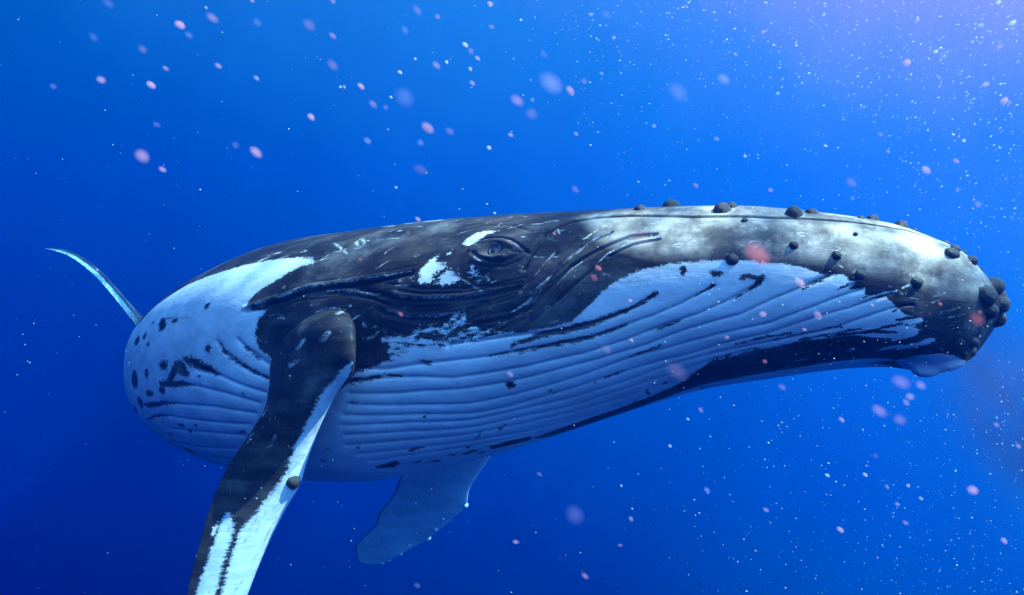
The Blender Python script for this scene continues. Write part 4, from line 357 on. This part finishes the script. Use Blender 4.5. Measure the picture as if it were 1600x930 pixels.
def join_grids(name, grids, material, parent):
    V, Fc, A, B, C_, D_, E_ = [], [], [], [], [], [], []
    off = 0
    for G, a, b, c_, rag_, nick_ in grids:
        G = G.copy(); G[0] = G[0].mean(0); G[-1] = G[-1].mean(0)
        n, m = G.shape[:2]
        idx = np.arange(n * m).reshape(n, m) + off
        q = np.stack([idx[:-1], np.roll(idx, -1, 1)[:-1], np.roll(idx, -1, 1)[1:], idx[1:]], -1).reshape(-1, 4)
        V.append(G.reshape(-1, 3)); Fc.append(q); A.append(a.ravel()); B.append(b.ravel()); C_.append(c_.ravel()); D_.append(np.broadcast_to(rag_, c_.shape).ravel()); E_.append((np.zeros(c_.size) if nick_ is None else nick_.ravel())); off += n * m
    V = np.concatenate(V); Fc = np.concatenate(Fc)
    me = bpy.data.meshes.new(name)
    me.vertices.add(len(V)); me.vertices.foreach_set('co', V.astype(np.float32).ravel())
    me.loops.add(Fc.size); me.loops.foreach_set('vertex_index', Fc.astype(np.int32).ravel())
    me.polygons.add(len(Fc)); me.polygons.foreach_set('loop_start', np.arange(0, Fc.size, 4, dtype=np.int32))
    me.polygons.foreach_set('use_smooth', np.ones(len(Fc), bool))
    for nm, val in (('white_edge', np.concatenate(A)), ('scuff_glint', np.concatenate(B)), ('sunlit_grey', np.concatenate(C_)), ('rag', np.concatenate(D_)), ('nick', np.concatenate(E_))):
        at = me.attributes.new(nm, 'FLOAT', 'POINT'); at.data.foreach_set('value', val.astype(np.float32))
    me.update(); me.validate()
    me.materials.append(material)
    return link(bpy.data.objects.new(name, me), parent)

# skin: dark back, white throat with ragged borders, pale scars, painted fold highlights
SKIN, t_ = mat('whale_skin'); N_ = NT(t_)
co = N_.n('ShaderNodeTexCoord').outputs['Object']
mp = N_.n('ShaderNodeMapping'); mp.inputs['Rotation'].default_value = (0, math.radians(28), math.radians(-25)); mp.inputs['Scale'].default_value = (.32, 1, 1.3)
N_.l(co, mp.inputs['Vector']); cs = mp.outputs['Vector']
we = N_.attr('white_edge').outputs['Fac']; sf = N_.attr('scuff_glint').outputs['Fac']
rag = N_.math('ADD', N_.math('MULTIPLY', N_.math('SUBTRACT', N_.noise(cs, 42, 3, .6), .5), 11.0),
              N_.math('MULTIPLY', N_.math('SUBTRACT', N_.noise(co, 130, 2, .6), .5), 9.0))
edge = N_.math('ADD', we, N_.math('MULTIPLY', rag, N_.attr('rag').outputs['Fac']))
white = N_.rng(edge, -1.6, 1.6)
# flecks of dark near the border, flecks of white in the dark
mott = N_.noise(cs, 5.5, 5, .6)
caustic_mottle = N_.noise(cs, 2.2, 4, .6)
dark = N_.mix(N_.rng(mott, .42, .75), (.016, .015, .017), (.068, .052, .05))
dark = N_.mix(N_.math('MULTIPLY', N_.rng(caustic_mottle, .5, .68), N_.rng(N_.noise(co, 7, 5, .65), .35, .65, .1, .8)), dark, (.13, .12, .115))  # caustic light on the dark skin, painted as pale patches
gr = N_.math('MULTIPLY', N_.attr('sunlit_grey').outputs['Fac'], N_.rng(N_.noise(co, 4.5, 5, .65), .33, .62, .2, 1))
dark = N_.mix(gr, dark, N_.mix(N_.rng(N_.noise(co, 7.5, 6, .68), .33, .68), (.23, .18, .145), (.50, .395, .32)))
fle = N_.rng(N_.noise(co, 60, 2, .5), .70, .76)
dark = N_.mix(N_.math('MULTIPLY', fle, .25), dark, (.4, .4, .4))
pale = N_.mix(N_.rng(N_.noise(cs, 6.0, 6, .65), .3, .7), (.50, .50, .51), (.70, .69, .68))
scr = N_.n('ShaderNodeMapping'); scr.inputs['Rotation'].default_value = (0, math.radians(60), .5); scr.inputs['Scale'].default_value = (1, 1, .06); N_.l(co, scr.inputs['Vector'])
fine_scratch = N_.rng(N_.noise(scr.outputs['Vector'], 60, 2, .5), .70, .75)
pale = N_.mix(N_.math('MULTIPLY', fine_scratch, .35), pale, (.25, .25, .26))
pale = N_.mix(N_.math('MULTIPLY', N_.attr('nick').outputs['Fac'], N_.rng(N_.noise(co, 30, 3, .6), .35, .65, .1, .8)), pale, (.16, .16, .18))
dark = N_.mix(N_.math('MULTIPLY', fine_scratch, .3), dark, (.3, .29, .28))
scn = N_.math('MULTIPLY', sf, N_.math('MULTIPLY', N_.rng(N_.noise(co, 55, 3, .6), .3, .65), N_.rng(N_.noise(co, 11, 3, .6), .38, .62, .15, 1)))
colr = N_.mix(white, dark, pale)
colr = N_.mix(N_.math('MULTIPLY', scn, .9), colr, (.72, .70, .68))
bs = N_.n('ShaderNodeBsdfPrincipled'); N_.l(colr, bs.inputs['Base Color'])
N_.l(N_.rng(mott, .3, .7, .34, .55), bs.inputs['Roughness'])
bs.inputs['IOR'].default_value = 1.16
bmp = N_.n('ShaderNodeBump'); bmp.inputs['Strength'].default_value = .35; bmp.inputs['Distance'].default_value = .012
hh = N_.math('ADD', N_.math('MULTIPLY', N_.noise(cs, 16, 5, .6), .8), N_.math('MULTIPLY', scn, .35))
N_.l(hh, bmp.inputs['Height']); N_.l(bmp.outputs['Normal'], bs.inputs['Normal'])
out = N_.n('ShaderNodeOutputMaterial'); N_.l(bs.outputs[0], out.inputs['Surface'])

whale = bpy.data.objects.new('humpback_whale', None); link(whale)
tag(whale, 'large humpback whale with pleated white throat and dark knobbly head swimming right', 'whale')
zz = lambda g: np.zeros(g.shape[:2])
body = join_grids('body', [(PB, sd, scuff_glint, sunlit_grey, ragged, nick), (FLG, fsd, fsc, zz(FLG), .8, fnick), (FAG, asd, zz(FAG), zz(FAG), .5, zz(FAG) + .25), (FK1, ksd, zz(FK1), zz(FK1), 1.0, zz(FK1) + 2.0), (FK2, zz(FK2) - 10, zz(FK2), zz(FK2), 1.0, None)], SKIN, whale)

# knobs on the head and flippers
KNOB, t_ = mat('knob_skin'); N_ = NT(t_)
co = N_.n('ShaderNodeTexCoord').outputs['Object']
kc = N_.mix(N_.rng(N_.noise(co, 30, 4, .6), .35, .7), (.02, .014, .013), (.085, .062, .052))
kb = N_.n('ShaderNodeBsdfPrincipled'); N_.l(kc, kb.inputs['Base Color']); kb.inputs['Roughness'].default_value = .4; kb.inputs['IOR'].default_value = 1.25
bmp = N_.n('ShaderNodeBump'); bmp.inputs['Strength'].default_value = .5; bmp.inputs['Distance'].default_value = .01
N_.l(N_.noise(co, 40, 4, .6), bmp.inputs['Height']); N_.l(bmp.outputs['Normal'], kb.inputs['Normal'])
out = N_.n('ShaderNodeOutputMaterial'); N_.l(kb.outputs[0], out.inputs['Surface'])
PALEK, t_ = mat('pale_knob_skin'); N_ = NT(t_)
kb = N_.n('ShaderNodeBsdfPrincipled'); kb.inputs['Base Color'].default_value = (.75, .76, .74, 1); kb.inputs['Roughness'].default_value = .4
out = N_.n('ShaderNodeOutputMaterial'); N_.l(kb.outputs[0], out.inputs['Surface'])
def knob_mesh(seed, mtl, tall=1.0):
    rnd = random.Random(seed)
    prof = [(1.28, -.24), (1.14, .0), (1.0, .24), (.90, .42), (.66, .64), (.34, .78)]
    n = 14; bm = bmesh.new(); rings = []
    wob = [1 + .12 * math.sin(k * 2 * math.pi / n * 2 + rnd.random() * 6) * rnd.random() + rnd.uniform(-.04, .04) for k in range(n)]
    for r, z in prof:
        rings.append([bm.verts.new((r * wob[k] * math.cos(2 * math.pi * k / n), r * wob[k] * math.sin(2 * math.pi * k / n), z * tall + rnd.uniform(-.02, .02))) for k in range(n)])
    top = bm.verts.new((0, 0, .82 * tall))
    for a, b in zip(rings, rings[1:]):
        for k in range(n): bm.faces.new((a[k], a[(k + 1) % n], b[(k + 1) % n], b[k]))
    for k in range(n): bm.faces.new((rings[-1][k], rings[-1][(k + 1) % n], top))
    for f in bm.faces: f.smooth = True
    me = bpy.data.meshes.new('tubercle'); bm.to_mesh(me); bm.free(); me.materials.append(mtl)
    return me
KM = [knob_mesh(k, KNOB, .92 + .09 * k) for k in range(5)]
PKM = knob_mesh(9, PALEK)
for k, (x, y, z, nx, ny, nz, r) in enumerate(TUBERCLES):
    o = link(bpy.data.objects.new('tubercle', KM[k % 5]), whale)
    n = Vector((nx, ny, nz))
    o.rotation_mode = 'QUATERNION'
    o.rotation_quaternion = n.to_track_quat('Z', 'Y') @ Matrix.Rotation(k * 1.7, 3, 'Z').to_quaternion()
    o.scale = (r, r, r); o.location = Vector((x, y, z)) - n * r * .06
for k, (x, y, z, nx, ny, nz, r) in enumerate(FAR_TUBERCLES):
    o = link(bpy.data.objects.new('tubercle', PKM), whale)
    o.rotation_mode = 'QUATERNION'; o.rotation_quaternion = Vector((nx, ny, nz)).to_track_quat('Z', 'Y')
    o.scale = (r, r, r); o.location = (x, y, z)

# eye: dark ball with a paler iris ring, sunk between the lids
EYEM, t_ = mat('eye_surface'); N_ = NT(t_)
kb = N_.n('ShaderNodeBsdfPrincipled'); kb.inputs['Base Color'].default_value = (.012, .01, .012, 1); kb.inputs['Roughness'].default_value = .12
out = N_.n('ShaderNodeOutputMaterial'); N_.l(kb.outputs[0], out.inputs['Surface'])
IRIS, t_ = mat('iris_ring'); N_ = NT(t_)
kb = N_.n('ShaderNodeBsdfPrincipled'); kb.inputs['Base Color'].default_value = (.08, .075, .08, 1); kb.inputs['Roughness'].default_value = .3
out = N_.n('ShaderNodeOutputMaterial'); N_.l(kb.outputs[0], out.inputs['Surface'])
ei, ej = int(round(ex / SX)), int(round(ey / SY))
ep = Vector(PB[ei, ej]); en = Vector(NRM[ei, ej])
bm = bmesh.new(); bmesh.ops.create_uvsphere(bm, u_segments=24, v_segments=16, radius=.058)
for f in bm.faces: f.smooth = True
me = bpy.data.meshes.new('eye'); bm.to_mesh(me); bm.free(); me.materials.append(EYEM)
eye = link(bpy.data.objects.new('eye', me), whale)
eye.location = ep - en * .036; eye.rotation_euler = en.to_track_quat('Z', 'Y').to_euler()
bm = bmesh.new(); rg = []
for k in range(28):
    a = 2 * math.pi * k / 28; row = []
    for q in range(8):
        b = 2 * math.pi * q / 8; rad = .026 + .006 * math.cos(b)
        row.append(bm.verts.new((rad * math.cos(a), rad * math.sin(a), .0515 + .004 * math.sin(b))))
    rg.append(row)
for k in range(28):
    for q in range(8): bm.faces.new((rg[k][q], rg[(k + 1) % 28][q], rg[(k + 1) % 28][(q + 1) % 8], rg[k][(q + 1) % 8]))
for f in bm.faces: f.smooth = True
me = bpy.data.meshes.new('iris'); bm.to_mesh(me); bm.free(); me.materials.append(IRIS)
link(bpy.data.objects.new('iris', me), eye)

# -------------------------------------------------------------- sea surface
SURF, t_ = mat('rippled_water'); N_ = NT(t_)
co = N_.n('ShaderNodeTexCoord').outputs['Object']
wz = N_.n('ShaderNodeTexNoise'); wz.inputs['Scale'].default_value = 1.1; wz.inputs['Detail'].default_value = 2; N_.l(co, wz.inputs['Vector'])
vm = N_.n('ShaderNodeVectorMath', operation='MULTIPLY_ADD'); N_.l(wz.outputs['Color'], vm.inputs[0]); vm.inputs[1].default_value = (.9, .9, .9); N_.l(co, vm.inputs[2])
vo = N_.n('ShaderNodeTexVoronoi', feature='DISTANCE_TO_EDGE'); vo.inputs['Scale'].default_value = 1.5
N_.l(vm.outputs[0], vo.inputs['Vector'])
ca = N_.rng(vo.outputs['Distance'], .02, .26, 1.0, .30)  # caustic pattern put into the transparency, dappling the sunlight below
cmb = N_.n('ShaderNodeCombineColor')
for k in range(3): N_.l(ca, cmb.inputs[k])
tr = N_.n('ShaderNodeBsdfTransparent'); N_.l(cmb.outputs[0], tr.inputs['Color'])
out = N_.n('ShaderNodeOutputMaterial'); N_.l(tr.outputs[0], out.inputs['Surface'])
bm = bmesh.new(); nx_, ny_ = 60, 60; vs = []
for a in range(nx_ + 1):
    for b in range(ny_ + 1):
        x = -16 + 40 * a / nx_; y = -8 + 33.5 * b / ny_
        vs.append(bm.verts.new((x, y, 12 + .12 * math.sin(x * 1.3 + y * .7) + .1 * math.sin(y * 1.9 - x * .6))))
for a in range(nx_):
    for b in range(ny_):
        k = a * (ny_ + 1) + b; bm.faces.new((vs[k], vs[k + ny_ + 1], vs[k + ny_ + 2], vs[k + 1]))
for f in bm.faces: f.smooth = True
me = bpy.data.meshes.new('water_surface'); bm.to_mesh(me); bm.free(); me.materials.append(SURF)
surf = tag(link(bpy.data.objects.new('water_surface', me)), kind='structure')

# --------------------------------------------------------- drifting specks
def speck_mesh(seed):
    rnd = random.Random(seed); bm = bmesh.new()
    bmesh.ops.create_icosphere(bm, subdivisions=2, radius=1)
    for v in bm.verts:
        v.co.x *= 1 + (.12 if seed else -.06) * v.co.z
    for f in bm.faces: f.smooth = True
    return bm
TONE = {'p': (.95, .50, .62), 'w': (.95, .86, .80), 'r': (.95, .22, .24), 'l': (.55, .52, .85)}
TAU = {3: 2.6, 2: 1.25, 1: .55, 0: .26}       # how much light the jelly stops across its middle
SM = {}
def speck_mat(tone, br):
    if tone in SM: return SM[tone]
    m, t = mat('jelly_%s' % {'p': 'pink', 'w': 'white', 'r': 'red', 'l': 'lavender'}[tone]); N = NT(t)
    v = N.n('ShaderNodeVolumePrincipled'); v.inputs['Color'].default_value = (*TONE[tone], 1)
    oi = N.n('ShaderNodeObjectInfo'); sp = N.n('ShaderNodeSeparateColor'); N.l(oi.outputs['Color'], sp.inputs[0])
    ln = N.n('ShaderNodeVectorMath', operation='LENGTH'); N.l(N.n('ShaderNodeTexCoord').outputs['Object'], ln.inputs[0])
    N.l(N.math('MULTIPLY', N.math('MULTIPLY', sp.outputs[0], 1000.0), N.rng(ln.outputs['Value'], .15, 1.05, 1, .0)), v.inputs['Density'])
    o = N.n('ShaderNodeOutputMaterial'); N.l(v.outputs[0], o.inputs['Volume'])
    SM[tone] = m
    return m
SMESH = {}
for k, (x, y, z, r, tone, br, ang, label, group) in enumerate(SPECKS):
    key = (tone, br, k % 2)
    if key not in SMESH:
        bm = speck_mesh(k % 2); me = bpy.data.meshes.new('plankton_speck'); bm.to_mesh(me); bm.free()
        me.materials.append(speck_mat(tone, br)); SMESH[key] = me
    o = link(bpy.data.objects.new('plankton_speck', SMESH[key]))
    o.location = (x, y, z); el = 1.22 + .22 * math.sin(k * 2.1); o.scale = (r * el, r * .9, r * .86); o.rotation_euler = (0, ang, .3 * math.sin(k))
    o.color = (TAU[br] / (2 * r) / 1000, 0, 0, 1)
    tag(o, label, 'plankton', group)

# fine snow of particles nobody could count: one cloud
SNOWS = []
for al in (.95, .55, .28):
  SNOW, t_ = mat('marine_snow'); N_ = NT(t_); SNOWS.append(SNOW)
  d = N_.n('ShaderNodeBsdfDiffuse'); d.inputs['Color'].default_value = (.85, .85, .85, 1)
  tl = N_.n('ShaderNodeBsdfTranslucent'); tl.inputs['Color'].default_value = (.9, .88, .85, 1)
  mx = N_.n('ShaderNodeMixShader'); N_.l(d.outputs[0], mx.inputs[1]); N_.l(tl.outputs[0], mx.inputs[2])
  out = N_.n('ShaderNodeOutputMaterial'); tp = N_.n('ShaderNodeBsdfTransparent'); m2 = N_.n('ShaderNodeMixShader'); m2.inputs[0].default_value = al
  N_.l(tp.outputs[0], m2.inputs[1]); N_.l(mx.outputs[0], m2.inputs[2]); N_.l(m2.outputs[0], out.inputs['Surface'])
rng = np.random.default_rng(5)
V, Fc = [], []
octa = np.array([(1, 0, 0), (-1, 0, 0), (0, 1, 0), (0, -1, 0), (0, 0, 1), (0, 0, -1)], float)
of = np.array([(0, 2, 4), (2, 1, 4), (1, 3, 4), (3, 0, 4), (2, 0, 5), (1, 2, 5), (3, 1, 5), (0, 3, 5)])
n_snow = 0
while n_snow < 6600:
    Yd = 1.0 + 5.0 * rng.random() ** 1.2
    X = rng.uniform(-.80, .80) * Yd; Z = rng.uniform(-.46, .46) * Yd
    u = X / Yd / .75; v_ = Z / Yd / .44
    if rng.random() > max(.006, min(1,   .018 + .6 * max(0, u - .22 + .35 * max(v_, 0)) * (.4 + 1.2 * math.sin(X * 3.1 + 1.3 * Z) ** 2 * math.cos(Z * 2.7 - Yd) ** 2) + .35 * max(0, u * .7 + v_ * .9 - .6))): continue
    s = (  .0003 + .0010 * rng.random() ** 5) * Yd * (1.25 if u + v_ > 1.2 else .8)
    ang = (math.radians(35) if v_ < .3 or u < .35 else math.radians(-35)) + rng.normal() * .35
    o = octa * np.array([1.7, .8, .8]) * s
    ca_, sa_ = math.cos(ang), math.sin(ang)
    o = np.stack([o[:, 0] * ca_ + o[:, 2] * sa_, o[:, 1], -o[:, 0] * sa_ + o[:, 2] * ca_], 1)
    V.append(o + np.array([X, Yd, Z])); Fc.append(of + 6 * n_snow); n_snow += 1
me = bpy.data.meshes.new('marine_snow'); me.from_pydata(np.concatenate(V).tolist(), [], np.concatenate(Fc).tolist()); [me.materials.append(m) for m in SNOWS]
me.polygons.foreach_set('material_index', np.repeat(rng.choice(3, n_snow, p=(.13, .27, .6)), 8).astype(np.int32))
tag(link(bpy.data.objects.new('marine_snow', me)), 'fine pale specks scattered through the blue water, densest at right', 'plankton', kind='stuff')

# ------------------------------------- dark volume added to stand for the head's shadow in the water
HEAD_SHADOW, t_ = mat('head_shadow'); N_ = NT(t_)
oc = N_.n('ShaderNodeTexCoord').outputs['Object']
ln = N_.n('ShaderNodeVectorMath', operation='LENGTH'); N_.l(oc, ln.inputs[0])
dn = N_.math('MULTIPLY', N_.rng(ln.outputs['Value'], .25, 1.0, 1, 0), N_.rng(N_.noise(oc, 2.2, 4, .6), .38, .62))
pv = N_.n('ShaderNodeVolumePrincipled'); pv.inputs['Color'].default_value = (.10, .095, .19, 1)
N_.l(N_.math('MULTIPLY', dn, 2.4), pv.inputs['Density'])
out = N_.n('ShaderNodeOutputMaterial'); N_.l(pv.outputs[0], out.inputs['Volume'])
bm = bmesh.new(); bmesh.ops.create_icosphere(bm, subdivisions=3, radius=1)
me = bpy.data.meshes.new('head_shadow_volume'); bm.to_mesh(me); bm.free(); me.materials.append(HEAD_SHADOW)
mk = tag(link(bpy.data.objects.new('head_shadow_volume', me)), kind='stuff')
mk.location = HEAD_SHADOW_AT; mk.scale = (.48, .48, 1.1); mk.rotation_euler = (0, math.radians(-30), 0)

# ------------------------------------------------------------- water haze
HAZE, t_ = mat('sea_haze'); N_ = NT(t_)
pv = N_.n('ShaderNodeVolumePrincipled'); pv.inputs['Color'].default_value = (.0, .011, .075, 1); pv.inputs['Absorption Color'].default_value = (.0, .54, 1, 1)
pv.inputs['Density'].default_value = .105; pv.inputs['Anisotropy'].default_value = .25
out = N_.n('ShaderNodeOutputMaterial'); N_.l(pv.outputs[0], out.inputs['Volume'])
bm = bmesh.new(); bmesh.ops.create_cube(bm, size=1)
for v in bm.verts:
    v.co.x = -13 if v.co.x < 0 else 8; v.co.y = -1.5 if v.co.y < 0 else 15.5; v.co.z = -4.6 if v.co.z < 0 else 3.0
me = bpy.data.meshes.new('haze'); bm.to_mesh(me); bm.free(); me.materials.append(HAZE)
tag(link(bpy.data.objects.new('haze', me)), kind='stuff')
